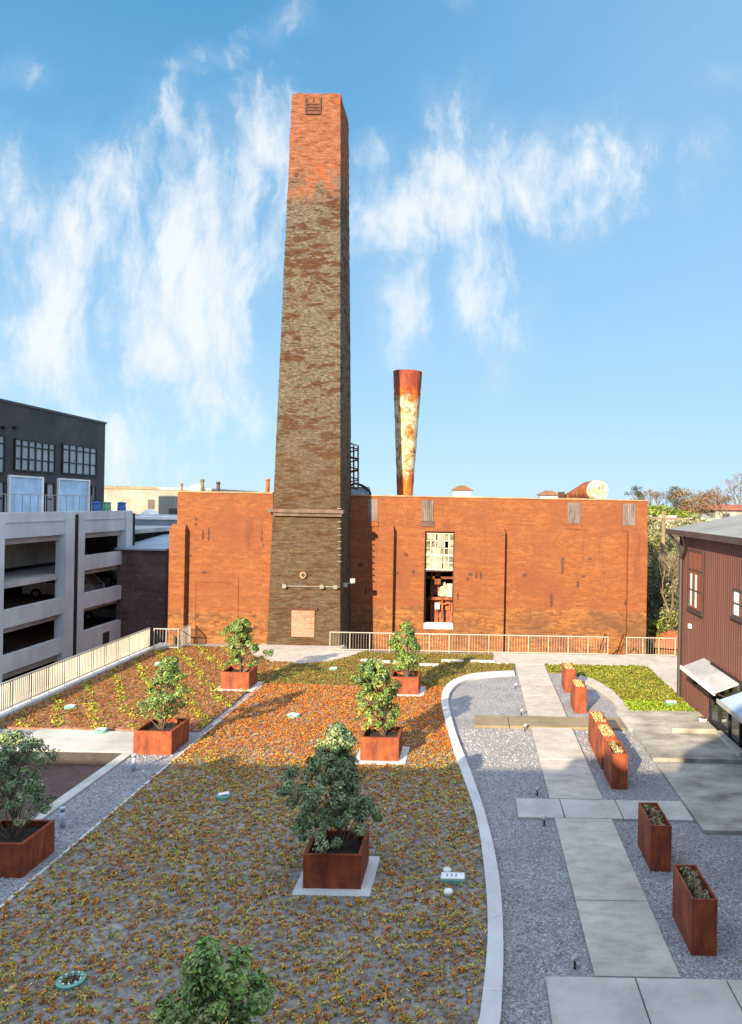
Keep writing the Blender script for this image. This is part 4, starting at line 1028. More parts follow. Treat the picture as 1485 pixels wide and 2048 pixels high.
bush_tree(-2.5, 28.25, .55, 2.66, 1.35, 106, 'upright bushy tree standing in front of the long railing', 85, 26, prof=[(.02,.6),(.2,.8),(.42,1.0),(.6,.8),(.8,.55),(1,.12)])
bush_tree(-2.66, 7.3, .50, 2.84, 1.12, 117, 'leafy green tree top cut off by the bottom edge of the photo', 80, 34, leafL=.10, lean=(.22,0), prof=[(.02,.8),(.3,1.0),(.62,1.05),(.74,.85),(.86,.62),(.95,.5),(1,.3)],
          pal=[(.06,.12,.02),(.09,.16,.03),(.04,.08,.018),(.14,.22,.04),(.18,.20,.05),(.12,.10,.04)])
# tall narrow planters along the path
TX0, TX1 = 3.61, 4.02
def tall_planter_proto():
    o = thing('tall_planter', (0,0,0), 'tmp', 'planter', 'tall narrow rusty planters along the path')
    m = MB(); m.open_box(0, TX1-TX0, 0, 1.16, 0, .91, .03); m.build('shell', M['corten'], o, bevel=.004)
    m = MB(); m.box(.031, TX1-TX0-.031, .031, 1.129, .70, .80); m.build('soil', M['soil'], o)
    return o
tp = tall_planter_proto()
TPS = [(11.93,'tall narrow rusty planter closest to the camera beside the path'), (14.66,'second tall narrow rusty planter, alone beside the cross path'),
       (18.9,'shaded front planter of the tight row of three tall rusty planters'), (20.3,'middle planter of the tight row of three tall rusty planters'),
       (21.65,'rear planter of the tight row of three tall rusty planters'), (25.8,'tall rusty planter just beyond the brown cross path'),
       (28.65,'farthest tall rusty planter, nearest the walkway by the railing')]
for i, (y, lab) in enumerate(TPS):
    o = tp if i == 0 else copy_tree(tp)
    o.location = (TX0+(.0 if i % 2 else .012), y, .001); o['label'] = lab
    r = np.random.default_rng(300+i); n = 900
    full = i >= 3
    if full:
        C = np.stack([r.uniform(.04,.37,n), r.uniform(.06,1.1,n), .80+r.uniform(.0,.12,n)],1)
    else:
        cl_ = np.stack([r.uniform(.12,.29,7), np.linspace(.14,1.02,7)+r.uniform(-.05,.05,7)],1)[r.integers(0,7,n)]
        C = np.stack([cl_[:,0]+r.normal(0,.045,n), cl_[:,1]+r.normal(0,.06,n), .80+r.uniform(.0,.10,n)],1)
        C[:,0] = np.clip(C[:,0], .04, .37); C[:,1] = np.clip(C[:,1], .04, 1.12)
    Nn = r.normal(0,1,(n,3)); Nn[:,2] = np.abs(Nn[:,2])*.7; Nn /= np.linalg.norm(Nn,axis=1,keepdims=True)
    V = leafquads(C+np.array([TX0,y,0]), Nn, r.uniform(.05,.11,n), r.uniform(.02,.035,n), r)
    if full: cols_ = np.array([(.52,.36,.15),(.60,.44,.22),(.42,.28,.11),(.66,.50,.28)])
    else: cols_ = np.array([(.42,.33,.18),(.30,.23,.12),(.50,.42,.26),(.13,.13,.06)])
    col = cols_[r.integers(0,4,n)]*r.uniform(.7,1.2,(n,1))
    d_ = quadmesh('dried_plants', V, col, M['sedum'], origin=(TX0+.2, y+.58, .80))
    tag(d_, ['straw coloured dried plants in the tall planter closest to the camera', 'straw coloured dried plants in the lone tall planter by the cross path',
             'sparse dried plants in the shaded front planter of the row of three', 'golden dried plants in the middle planter of the row of three',
             'golden dried plants in the rear planter of the row of three', 'golden dried plants in the tall planter beyond the brown cross path',
             'golden dried plants in the farthest tall planter'][i], 'dried plant', 'dried plants in the tall planters')

# ================================================================= SMALL FIXTURES
def drain(px, py, rpx, label):
    x, y = gnd(px, py, ZB); r_ = rpx/FPX*y
    o = thing('roof_drain', (x,y,ZB), label, 'drain', 'roof drains in the planting')
    m = MB(); m.lathe((x,y,ZB), [(r_,.0),(r_*1.02,.055),(r_*.80,.07)], 20, cap=False); m.lathe((x,y,ZB), [(r_*.80,.07),(r_*.70,.02)], 20, cap=False)
    m.build('collar', M['drain_green'], o, smooth=False)
    m = MB(); m.lathe((x,y,ZB), [(r_*.70,.02),(r_*.69,.03)], 18); m.build('basin', M['black'], o)
    m = MB()
    for k_ in range(10):
        a = k_*.628; m.box(x+math.cos(a)*r_*.72-.012, x+math.cos(a)*r_*.72+.012, y+math.sin(a)*r_*.72-.012, y+math.sin(a)*r_*.72+.012, ZB+.03, ZB+.08)
    m.build('strainer', M['drain_white'], o)
    return o
drain(142, 1966, 27, 'round green rimmed drain with a dark basin near the bottom left corner')
def cover(px, py, wpx, label, ang):
    x, y = gnd(px, py, ZB); w_ = wpx/FPX*y/2
    o = thing('drain_cover', (x,y,ZB), label, 'drain cover', 'pale drain covers among the sedum')
    m = MB(); m.lathe((x,y,ZB), [(w_,.0),(w_,.07),(w_*.75,.085)], 16, cap=False); m.build('collar', M['drain_green'], o)
    m = MB(); ca, sa = math.cos(ang), math.sin(ang)
    pts = [(-.8,-.45),(.75,-.5),(.85,.35),(-.6,.5)]
    m.prism([(x+(a*ca-b_*sa)*w_, y+(a*sa+b_*ca)*w_) for a, b_ in pts], ZB+.088, ZB+.115); m.build('lid', M['drain_white'], o, bevel=.005)
for a in ((141,1417,22,'pale drain cover among the yellow green rows on the left',.2), (203,1464,24,'pale drain cover beside the pit border',.1), (318,1330,18,'pale drain cover near the left railing corner',.5),
          (588,1434,26,'pale drain cover in the middle of the bright orange sedum',-.2), (667,1340,18,'pale drain cover in front of the plaza',.3), (447,1596,28,'green rimmed drain cover in the shaded sedum left of the middle planter',.6),
          (1342,1408,26,'white drain cover at the corner post of the red building',.1)):
    cover(*a)
x, y = gnd(906, 1763, ZB)
o = thing('valve_box', (x,y,ZB), 'pale rectangular valve box lid in the sedum by the curved kerb', 'valve box')
w_ = 50/FPX*y/2
MB().box(x-w_, x+w_, y-.13, y+.13, ZB-.01, ZB+.09).build('frame', M['drain_green'], o, bevel=.01)
MB().box(x-w_*.95, x+w_*.95, y-.115, y+.115, ZB+.091, ZB+.12).build('lid', M['drain_white'], o, bevel=.01)
m = MB()
for i in range(3): m.box(x-w_*.5+i*w_*.35, x-w_*.38+i*w_*.35, y-.06, y+.06, ZB+.121, ZB+.125)
m.build('grip', M['bluegrey'], o)
for (px, py, lab) in ((895,1746,'small round white cap behind the pale valve box'), (897,1789,'small round white cap in front of the pale valve box')):
    x, y = gnd(px, py, ZB); o = MB().lathe((x,y,ZB), [(.085,0),(.09,.06),(.075,.085),(.01,.09)], 16).build('access_cap', M['drain_white'], smooth=True); tag(o, lab, 'pipe cap')
for (px, py, lab) in ((268,1541,'pale steel bollard light by the far planter on the gravel strip'), (125,1655,'pale steel bollard light by the planter at the left edge')):
    x, y = gnd(px, py); o = thing('bollard_light', (x,y,0), lab, 'bollard light', 'bollard lights on the gravel strip')
    MB().lathe((x,y,0), [(.055,.0),(.055,.34)], 14).build('post', M['lamp_blue'], o, smooth=True)
    MB().lathe((x,y,0), [(.045,.34),(.045,.40)], 14).build('lens', M['glass_pale'], o); MB().lathe((x,y,0), [(.068,.40),(.068,.44),(.02,.45)], 14).build('cap', M['lamp_blue'], o)
STK = [((1031,1378),'small path light by the far end of the path'), ((1043,1431),'small path light just behind the brown cross path'), ((1050,1462),'small path light in front of the brown cross path'),
       ((1075,1592),'small path light behind the pale cross path'), ((1089,1652),'small path light in front of the pale cross path'), ((1150,1938),'small path light nearest the camera in the dark gravel')]
for (p, lab) in STK:
    x, y = gnd(*p); o = thing('path_light', (x,y,0), lab, 'path light', 'small lights along the path')
    MB().lathe((x,y,0), [(.022,0),(.022,.16)], 8).build('stake', M['dark_metal'], o)
    m = MB(); m.tube([(x-.02,y,.15),(x+.05,y+.02,.21)], [.045,.05], 10); m.build('lamp_head', M['canopy'], o)
for (px, py, w_, lab) in ((742,1322,.9,'flat white paver nearest the plaza edge'), (785,1325,1.0,'flat white paver left of the tree by the railing'), (905,1323,1.0,'flat white paver right of the tree by the railing'), (965,1324,1.1,'flat white paver nearest the concrete walkway'), (858,1331,.9,'flat white paver lying in the tree shadow')):
    x, y = gnd(px, py, ZB); o = MB().box(x-w_/2, x+w_/2, y-.18, y+.18, ZB, ZB+.06).build('paver', M['kerb']); tag(o, lab, 'paver', 'pavers in front of the long railing')

# ================================================================= RED CLAD BUILDING
rb = thing('clad_building', (8, 28.5, 0), 'dark red ribbed metal building with grey roof at the right edge', 'building')
XW, YE = 8.0, 28.6
m = MB(); y = 9.0; vs2 = []; step = .20
# ribbed skin: trapezoid ribs along the wall, window openings are set proud
prof = []
while y < YE-.01:
    for dy, dx in ((0,0),(.15,0),(.163,-.014),(.187,-.014)): prof.append((XW+dx, min(y+dy, YE)))
    y += step
prof.append((XW, YE))
zr = 6.25
n = len(prof)
m.add([(a,b_,0) for a,b_ in prof]+[(a,b_,zr) for a,b_ in prof], [(i,i+1,i+1+n,i+n) for i in range(n-1)])
m.box(XW+.02, 20, 9.0, YE, 0, zr-.01)
m.build('wall', M['red_metal'], rb)
m = MB()
ov = .55; XE = XW-.38; s_ = .215
ys0, ys1 = 8.5, YE+.7
m.add([(XE,ys0,6.27),(22,ys0,6.27+s_*(22-XE)),(22,ys1,6.27+s_*(22-XE)),(XE,ys1,6.27),(XE,ys0,6.39),(22,ys0,6.39+s_*(22-XE)),(22,ys1,6.39+s_*(22-XE)),(XE,ys1,6.39)],
      [(3,2,1,0),(4,5,6,7),(0,1,5,4),(1,2,6,5),(2,3,7,6),(3,0,4,7)])
rf = m.build('roof', M['roof_grey'], rb)
m = MB(); m.box(XE-.05, XE-.004, ys0, ys1, 6.20, 6.40); 
m.build('gutter', M['dark_metal'], rf)
m = MB(); m.box(10.6, 11.4, 26.6, 27.4, 6.9, 7.6); m.build('roof_vent', M['white'], rf)
# Y shaped rainwater pipe on the corner
m = MB(); yc = YE-.55; xp = XW-.14
m.tube([(xp, yc, .02), (xp, yc, 5.35)], .075, 8)
m.tube([(xp, yc, 5.3), (xp, yc+.55, 5.85), (XE-.02, yc+1.0, 6.22)], .06, 8); m.tube([(xp, yc, 5.3), (xp, yc-.55, 5.75), (XE-.02, yc-1.1, 6.22)], .06, 8)
m.build('downpipe', M['dark_metal'], rb)
m = MB(); m.box(XW-.06, XW+.02, YE-.12, YE+.03, 0, zr-.02); m.build('corner_trim', M['dark_metal'], rb)
def wallwin(y0, y1, z0, z1, mat, cols, rows_, open_=None):
    f = MB(); t = .06
    f.box(XW-.09, XW-.031, y0, y0+t, z0, z1); f.box(XW-.09, XW-.031, y1-t, y1, z0, z1); f.box(XW-.09, XW-.031, y0+t, y1-t, z0, z0+t); f.box(XW-.09, XW-.031, y0+t, y1-t, z1-t, z1)
    for i in range(1, cols): yy_ = y0+(y1-y0)*i/cols; f.box(XW-.085, XW-.045, yy_-.02, yy_+.02, z0+t, z1-t)
    for i in range(1, rows_): zz_ = z0+(z1-z0)*i/rows_; f.box(XW-.08, XW-.044, y0+t, y1-t, zz_-.02, zz_+.02)
    w_ = f.build('window', M['dark_metal'], rb)
    MB().box(XW-.05, XW-.032, y0+.01, y1-.01, z0+.01, z1-.01).build('pane', mat, w_)
    MB().box(XW-.13, XW-.032, y0-.04, y1+.04, z0-.06, z0-.002).build('sill', M['dark_metal'], w_)
    return w_
ya, za = atX(1382, 1100, XW); yb, zb = atX(1409, 1208, XW)
w_ = wallwin(min(ya,yb), max(ya,yb), 3.55, 5.72, M['glass_red'], 3, 3)
m = MB(); y0, y1 = min(ya,yb), max(ya,yb)
for i in (1, 2): m.box(XW-.056, XW-.051, y0+(y1-y0)*i/3+.06, y0+(y1-y0)*(i+1)/3-.2, 3.68, 4.85)
m.build('blind', M['white'], w_)
ya, za = atX(1470, 1165, XW)
w_ = wallwin(ya-1.3, ya, 3.95, 4.80, M['glass_red'], 2, 2)
m = MB(); m.box(XW-.056, XW-.051, ya-.55, ya-.12, 4.02, 4.72); m.build('blind', M['white'], w_)
# outlet
ya, za = atX(1384, 1252, XW); o = MB().box(XW-.12, XW-.031, ya-.08, ya+.08, za-.08, za+.08).build('outlet_box', M['white'], rb)
# shop front below the canopy
sf = MB(); y0, y1 = 18.0, 24.55
sf.box(XW-.10, XW-.032, y0, y1, 2.02, 2.12); sf.box(XW-.10, XW-.032, y0, y1, .12, .22)
for i in range(8): yy_ = y0+(y1-y0)*i/7; sf.box(XW-.11, XW-.032, yy_-.035, yy_+.035, .22, 2.02)
sfo = sf.build('shop_front', M['black'], rb)
MB().box(XW-.06, XW-.035, y0, y1, .2, 2.05).build('pane', M['glass'], sfo)
MB().box(XW-.30, XW-.115, 21.2, 23.3, .115, .24).build('sill', M['slab'], sfo)
cn = thing('canopy', (7.6, 23.6, 1.9), 'pale grey sheet metal canopy sloping from the red wall in the sun', 'canopy')
m = MB(); m.add([(7.20,21.9,1.74),(7.97,21.9,2.04),(7.97,25.4,2.04),(7.20,25.4,1.74),(7.20,21.9,1.79),(7.97,21.9,2.09),(7.97,25.4,2.09),(7.20,25.4,1.79)],
      [(3,2,1,0),(4,5,6,7),(0,1,5,4),(1,2,6,5),(2,3,7,6),(3,0,4,7)]); m.build('sheet', M['canopy'], cn)
m = MB(); m.box(7.15,7.197,21.85,25.45,1.70,1.82); m.build('front_edge', M['white'], cn)
for yy_ in (22.1, 23.65, 25.2):
    m = MB(); m.tube([(7.25,yy_,1.72),(7.95,yy_,1.45)], .025, 6); m.build('bracket', M['dark_metal'], cn)
cn2 = thing('canopy', (7.6, 20, 1.6), 'shaded bluish canopy cut off by the right edge of the photo', 'canopy')
m = MB(); m.add([(7.12,17.5,1.66),(7.97,17.5,1.98),(7.97,21.3,1.98),(7.12,21.3,1.66),(7.12,17.5,1.71),(7.97,17.5,2.03),(7.97,21.3,2.03),(7.12,21.3,1.71)],
      [(3,2,1,0),(4,5,6,7),(0,1,5,4),(1,2,6,5),(2,3,7,6),(3,0,4,7)]); m.build('sheet', M['blue_panel'], cn2)  # blue sky reflection on the shaded sheet painted in as its colour
m = MB(); m.box(7.07,7.117,17.45,21.35,1.62,1.74); m.build('front_edge', M['canopy'], cn2)
for (yy_, zz_, lab) in ((25.9, 1.35, 'black wall lamp on the far side of the sunlit canopy'), (23.9, 1.15, 'black wall lamp under the sunlit canopy')):
    o = thing('wall_lamp', (7.9, yy_, zz_), lab, 'wall lamp', 'wall lamps on the red building')
    MB().box(7.91, 7.968, yy_-.09, yy_+.09, zz_-.25, zz_+.25).build('back_plate', M['black'], o)
    m = MB(); m.tube([(7.80,yy_,zz_-.28),(7.80,yy_,zz_+.28)], .10, 12); m.build('lamp_head', M['black'], o)
o = MB().box(6.35, 7.75, 23.35, 24.15, .112, .27).build('door_step', M['stained'], bevel=.01); tag(o, 'raised concrete door step in the shade by the red building', 'step')
x, y = 7.62, 24.3
o = thing('small_pot', (x,y,.27), 'little white pot standing at the corner of the door step', 'pot')
MB().lathe((x,y,.115), [(.09,0),(.13,.22),(.10,.22),(.09,.15)], 14).build('body', M['white'], o, smooth=True)
m = MB(); m.lathe((x,y,.115), [(.02,.15),(.03,.34),(.01,.36)], 8); m.build('stick', M['rust'], o)

# ================================================================= PARKING GARAGE (left)
XG = -24.0
def gY(px, X=XG): return X*FPX/derot(px, 1100)[0]
Y0, Ym, Y1 = gY(2), gY(149), gY(262)
ga = thing('parking_garage', (XG, Ym, -4.5), 'grey concrete multi level parking garage with open sides', 'parking garage')
m = MB()
YB = 18.0
m.box(XG-.3, XG, YB, Y1, 5.05, 6.38)
m.build('parapet', M['garage'], ga)
m = MB(); m.box(XG-.02, XG+.05, YB, Y1, 5.85, 5.90); m.build('parapet_band', M['garage'], ga)
for (za, zb, ya, yb) in ((2.72,3.63,Ym,Y1),(.42,1.35,YB,Ym),(.35,1.3,Ym,Y1),(-1.9,-1.0,YB,Ym),(-4.5,-1.05,Ym,Y1),(-4.5,-3.6,YB,Ym)):
    mm_ = MB(); mm_.box(XG-.28, XG-.02, ya, yb, za, zb); mm_.build('spandrel', M['garage'], ga)
def col(y, w_, d=.55):
    mm_ = MB(); mm_.box(XG-.5, XG+.10, y-w_/2, y+w_/2, -4.5, 6.34); mm_.build('column', M['garage'], ga)
col(Y1-.45, .95); col(Ym-.62, .95); col(Ym+.62, .8); col(Y0-.2, .7); col(28.5, 1.0)
for y in (Ym+.03, Y1+.12):
    mm_ = MB(); mm_.tube([(XG+.12,y,-4.4),(XG+.12,y,6.2)], .09, 8); mm_.build('downpipe', M['black'], ga)
m = MB()
for z in (5.0, 2.72, .40, -2.0): m.box(-42, XG-.301, YB, Y1+12, z-.3, z)
m.build('floor', M['garage_floor'], ga)
m = MB(); m.box(-42.3, -42.0, YB, Y1+12, -4.5, 5.9); m.box(-42, XG-.3, Y1+12, Y1+12.3, -4.5, 5.9); m.build('back_wall', M['garage'], ga)
m = MB(); m.box(-27.3, -27.0, YB, Ym+5.3, 3.05, 4.69); m.box(-33, -32.8, Ym+2, Y1+10, 2.75, 4.1); m.box(-33, -32.8, 30, Y1+10, -1.95, -1.1); m.build('ramp_wall', M['beige'], ga)
m = MB()
for y in (36, 43, 51): 
    m.box(-33.5, -33.0, y-.25, y+.25, -4.5, 4.7)
m.build('inner_column', M['garage'], ga)
MB().box(XG-.019, XG+.02, gY(215)-.35, gY(215)+.45, -3.2, -1.55).build('door', M['dark_metal'], ga)
# outside stair rail at the foot
def car(x, y, z, ang, mat, label, suv=True):
    o = thing('parked_car', (x,y,z), label, 'car', 'cars in the parking garage'); ca, sa = math.cos(ang), math.sin(ang)
    def T(p): return (x+p[0]*ca-p[1]*sa, y+p[0]*sa+p[1]*ca, z+p[2])
    hb = .95 if suv else .80; ht = 1.70 if suv else 1.42
    prof_ = [(-2.2,.35),(-2.25,.7),(-2.1,hb),(-1.0,hb+.04),(1.7,hb+.02),(2.2,hb-.05),(2.28,.55),(2.2,.32)]
    cab = [(-1.15,hb+.04),(-.45,ht-.04),(.0,ht),(1.55,ht-.02),(2.05,hb+.03)] if suv else [(-1.0,hb+.03),(-.25,ht-.04),(.2,ht),(.9,ht-.03),(1.7,hb+.03)]
    def ext(pr, hw, mb, inset=0):
        n_ = len(pr); vs = [T((a,-hw+(inset if b__ > hb+.2 else 0),b__)) for a,b__ in pr]+[T((a,hw-(inset if b__ > hb+.2 else 0),b__)) for a,b__ in pr]
        mb.add(vs, [tuple(range(n_)), tuple(range(n_,2*n_))[::-1]]+[(i,(i+1)%n_+0,(i+1)%n_+n_,i+n_) for i in range(n_)])
    b1 = MB(); ext(prof_, .9, b1); b1.build('body', mat, o, bevel=.05)
    b2 = MB(); ext(cab, .84, b2, .12); cb = b2.build('cabin', mat, o, bevel=.04)
    gl = MB()
    for sgn in (-1, 1):
        q = [(-.85,hb+.10),(-.38,ht-.14),(1.45 if suv else .85,ht-.14),(1.75 if suv else 1.35,hb+.10)]
        gl.add([T((a, sgn*(.85-(.11 if b__ > hb+.2 else 0)), b__)) for a, b__ in q], [(0,1,2,3)])
    gl.add([T((-1.13,-.7,hb+.1)),T((-1.13,.7,hb+.1)),T((-.52,.62,ht-.12)),T((-.52,-.62,ht-.12))], [(0,1,2,3)])
    gl.build('glass', M['glass'], cb)
    for (a, s) in ((-1.4,-1),(-1.4,1),(1.4,-1),(1.4,1)):
        wv = MB(); p0 = T((a, s*.70, .33)); p1 = T((a, s*.93, .33)); wv.tube([p0,p1], .33, 18); wh = wv.build('wheel', M['tyre'], o)
        wv = MB(); wv.tube([T((a, s*.92, .33)), T((a, s*.945, .33))], .19, 12); wv.build('rim', M['canopy'], wh)
    for s in (-1, 1):
        hl = MB(); c_ = T((-2.2, s*.62, .72)); hl.box(c_[0]-.08, c_[0]+.08, c_[1]-.12, c_[1]+.12, c_[2]-.08, c_[2]+.08); hl.build('headlight', M['white'], o)
def garpos(px, X): return X*FPX/derot(px,1170)[0]
car(-28.0, garpos(112,-28.0)+1, .40, .12, M['carpaint'], 'silver sport utility car behind the near opening of the garage')
car(-28.6, garpos(186,-28.6)+1, .40, .1, M['carwhite'], 'white car on the middle level behind the far opening of the garage', False)
car(-27.6, garpos(214,-27.6)+1, -2.0, .1, M['carwhite'], 'pale car on the lower level behind the far opening of the garage', False)
# roof terrace railing of the garage
railing('metal_railing', (XG-.6, 33.0), (XG-.6, 47.5), 1.35, 10, 'white railing along the roof of the parking garage', z0=5.95, picks=.5, pw=(.03,.03))
for (px, mat, nm, lab) in ((190,'blue_plastic','storage_barrel','blue barrel standing behind the garage roof parapet'), (211,'green_plastic','storage_barrel','green barrel standing behind the garage roof parapet'), (241,'blue_plastic','storage_barrel','dark blue barrel at the far end of the garage roof')):
    y = garpos(px, -25.5); o = thing(nm, (-25.5,y,5.0), lab, 'barrel', 'barrels on the garage roof')
    MB().lathe((-25.5,y,5.0), [(.26,0),(.29,.6),(.29,1.5),(.26,1.85)], 16).build('body', M[mat], o, smooth=True); MB().lathe((-25.5,y,5.0), [(.30,1.85),(.30,1.92),(.08,1.97)], 16).build('lid', M[mat], o)

# ================================================================= DARK BUILDING above the garage
XD = -30.0
def dY(px, X=XD): return X*FPX/derot(px, 920)[0]
def dz(px, py, X=XD): return atX(px, py, X)[1]
db = thing('dark_building', (XD, 50, -4.5), 'charcoal clad apartment building with large gridded windows above the parking garage', 'building')
YDe = dY(210); ZD = 13.2
m = MB(); m.box(-60, XD, 20, YDe, 5.01, ZD)
m.build('wall', M['graphite'], db)
m = MB(); m.box(-60.1, XD+.08, 19.9, YDe+.08, ZD+.001, ZD+.16); m.build('roof_edge', M['dark_metal'], db)
def dwin(xa, xb, ya_, yb_, cols, rws, mat, nm='window'):
    y0, y1 = dY(xa), dY(xb); z1 = dz((xa+xb)/2, ya_); z0 = dz((xa+xb)/2, yb_); t = .09
    f = MB(); X = XD
    f.box(X+.001, X+.12, y0, y0+t, z0, z1); f.box(X+.001, X+.12, y1-t, y1, z0, z1); f.box(X+.001, X+.12, y0+t, y1-t, z0, z0+t); f.box(X+.001, X+.12, y0+t, y1-t, z1-t, z1)
    for i in range(1, cols): q = y0+(y1-y0)*i/cols; f.box(X+.03, X+.10, q-.045, q+.045, z0+t, z1-t)
    for zf in rws: q = z0+(z1-z0)*zf; f.box(X+.028, X+.098, y0+t, y1-t, q-.045, q+.045)
    w_ = f.build(nm, M['black'], db)
    pm = MB(); pm.box(X+.002, X+.035, y0+.02, y1-.02, z0+.02, z1-.02); pm.build('pane', mat, w_)
dwin(-60, 8, 866, 945, 5, (.4,.78), M['glass_pale']); dwin(27, 109, 882, 944, 6, (.38,.78), M['glass_pale']); dwin(123, 192, 891, 950, 5, (.38,.80), M['glass_pale'])
dwin(92, 108, 966, 1030, 1, (.5,), M['glass_pale']); dwin(183, 191, 972, 1030, 1, (.5,), M['glass_pale']); dwin(-8, 8, 962, 1030, 1, (.5,), M['glass_pale'])
for (xa, xb, ya_) in ((16,85,952),(115,178,958)):
    y0, y1 = dY(xa), dY(xb); z1 = dz((xa+xb)/2, ya_)
    f = MB(); f.box(XD+.001, XD+.15, y1-.18, y1, 5.01, z1); f.box(XD+.001, XD+.15, y0, y0+.1, 5.01, z1); f.box(XD+.001, XD+.15, y0+.1, y1-.18, z1-.1, z1)
    d_ = f.build('large_door', M['white'], db)
    pm = MB(); nn = 5
    for i in range(nn): pm.box(XD+.002, XD+.06-.004*(i%2), y0+.1+(y1-y0-.28)*i/nn+.01, y0+.1+(y1-y0-.28)*(i+1)/nn-.01, 5.01, z1-.1)
    pm.build('panel', M['blue_panel'], d_)
for px in (5, 28):
    y = dY(px); z = dz(px, 855); MB().box(XD+.001, XD+.25, y-.2, y+.2, z-.08, z+.08).build('wall_light', M['black'], db)

# ================================================================= FAR LEFT BUILDINGS
bb = thing('beige_building', (-36, 80, -4.5), 'low beige building with a dark door seen between garage and factory', 'building')
x0, zt_ = atY(205, 977, 80); x1, _ = atY(318, 977, 80)
MB().box(x0-6, x1, 80, 95, -4.5, zt_).build('wall', M['beige'], bb)
MB().box(x0-6.1, x1+.1, 79.9, 95.1, zt_+.001, zt_+.25).build('coping', M['coping'], bb)
xq, zq = atY(297, 999, 80); xq2, zq2 = atY(309, 1018, 80); MB().box(xq, xq2, 79.93, 79.99, zq2, zq).build('door', M['dark_metal'], bb)
bb2 = thing('cream_annex', (-33, 74, -4.5), 'sunlit cream wall of the annex just left of the factory', 'building')
x0, zt_ = atY(318, 979, 74); x1, _ = atY(362, 979, 74); MB().box(x0, x1+3, 74, 90, -4.5, zt_).build('wall', M['beige'], bb2)
MB().box(x0-.1, x1+3.1, 73.9, 90.1, zt_+.001, zt_+.2).build('coping', M['slab'], bb2)
lr = thing('metal_shed', (-26, 62, -4.5), 'blue grey metal shed with a flat dark roof behind the parking garage', 'shed')
x0, zt_ = atY(262, 1038, 62); x1, zb_ = atY(352, 1062, 62); MB().box(x0, x1+2, 62, 75, -4.5, zt_).build('wall', M['bluegrey'], lr)
MB().box(x0-.1, x1+2.1, 61.8, 75.1, zt_+.001, zt_+.22).build('roof_edge', M['white'], lr)
MB().box(x0+1.5, x1-.6, 66, 72, zt_+.23, zt_+.9).build('roof_unit', M['graphite'], lr)
x0, zt_ = atY(275, 1018, 64); o = MB().lathe((x0,66.5,0), [(.9,zt_-1.3),(.9,zt_-.7),(.55,zt_-.2),(.05,zt_)], 18).build('roof_dish', M['white'], smooth=True); tag(o, 'white domed unit on the metal shed beside the garage corner', 'roof vent')
od = thing('old_brick_shed', (-22, 50, -4.5), 'dark worn brick shed in the shaded gap between garage and factory', 'shed')
x0, zt_ = atY(264, 1100, 50.5); x1, _ = atY(331, 1100, 50.5)
MB().box(x0-1, x1, 50.5, 58, -4.5, zt_).build('wall', M['brick_dark'], od)
m = MB(); m.add([(x0-1.1,50.3,zt_+.003),(x1+.1,50.3,zt_+.003),(x1+.1,58.2,zt_+.6),(x0-1.1,58.2,zt_+.6),(x0-1.1,50.3,zt_+.12),(x1+.1,50.3,zt_+.12),(x1+.1,58.2,zt_+.75),(x0-1.1,58.2,zt_+.75)],
      [(3,2,1,0),(4,5,6,7),(0,1,5,4),(1,2,6,5),(2,3,7,6),(3,0,4,7)]); m.build('roof', M['bluegrey'], od)
MB().box(x1+.02, x1+1.0, 52, 60, -4.5, zt_+.2).build('side_wall', M['graphite'], od)

# ================================================================= FAR RIGHT: bank, trees, houses
hm = MB(); nx, ny = 40, 30; vs2 = []; fs2 = []
def bank_z(x, y): 
    f = min(max((y-47)/30, 0), 1); f = f*f*(3-2*f)
    sidef = min(max((x-7)/5, 0), 1)
    return -4.6 + (9.0*f + max(0, (y-80)*.02))*sidef + .4*math.sin(x*.9)*math.sin(y*.7)*f
for i in range(nx+1):
    for j in range(ny+1):
        x = 6+i*4.5; y = 44+j*j*.22
        vs2.append((x, y, bank_z(x, y)))
for i in range(nx):
    for j in range(ny): a = i*(ny+1)+j; fs2.append((a, a+ny+1, a+ny+2, a+1))
hm.add(vs2, fs2); struct(hm.build('hillside', M['far_green'], smooth=True))
def far_ridge(name, X0, X1, Y, zf, mat):
    m = MB(); n = 90; vs3 = []
    for i in range(n+1):
        x = X0+(X1-X0)*i/n; z = zf(x)
        vs3 += [(x,Y-150,-5),(x,Y,z),(x,Y+200,-5)]
    fs3 = []
    for i in range(n): a = i*3; fs3 += [(a,a+3,a+4,a+1),(a+1,a+4,a+5,a+2)]
    m.add(vs3, fs3); return struct(m.build(name, mat, smooth=True))
far_ridge('hills', -1500, 1500, 1000, lambda x: 9+16*math.exp(-((x+430)/150)**2)+2*math.sin(x*.02)+1.2*math.sin(x*.063+1)+6*math.exp(-((x-900)/500)**2), M['hill'])
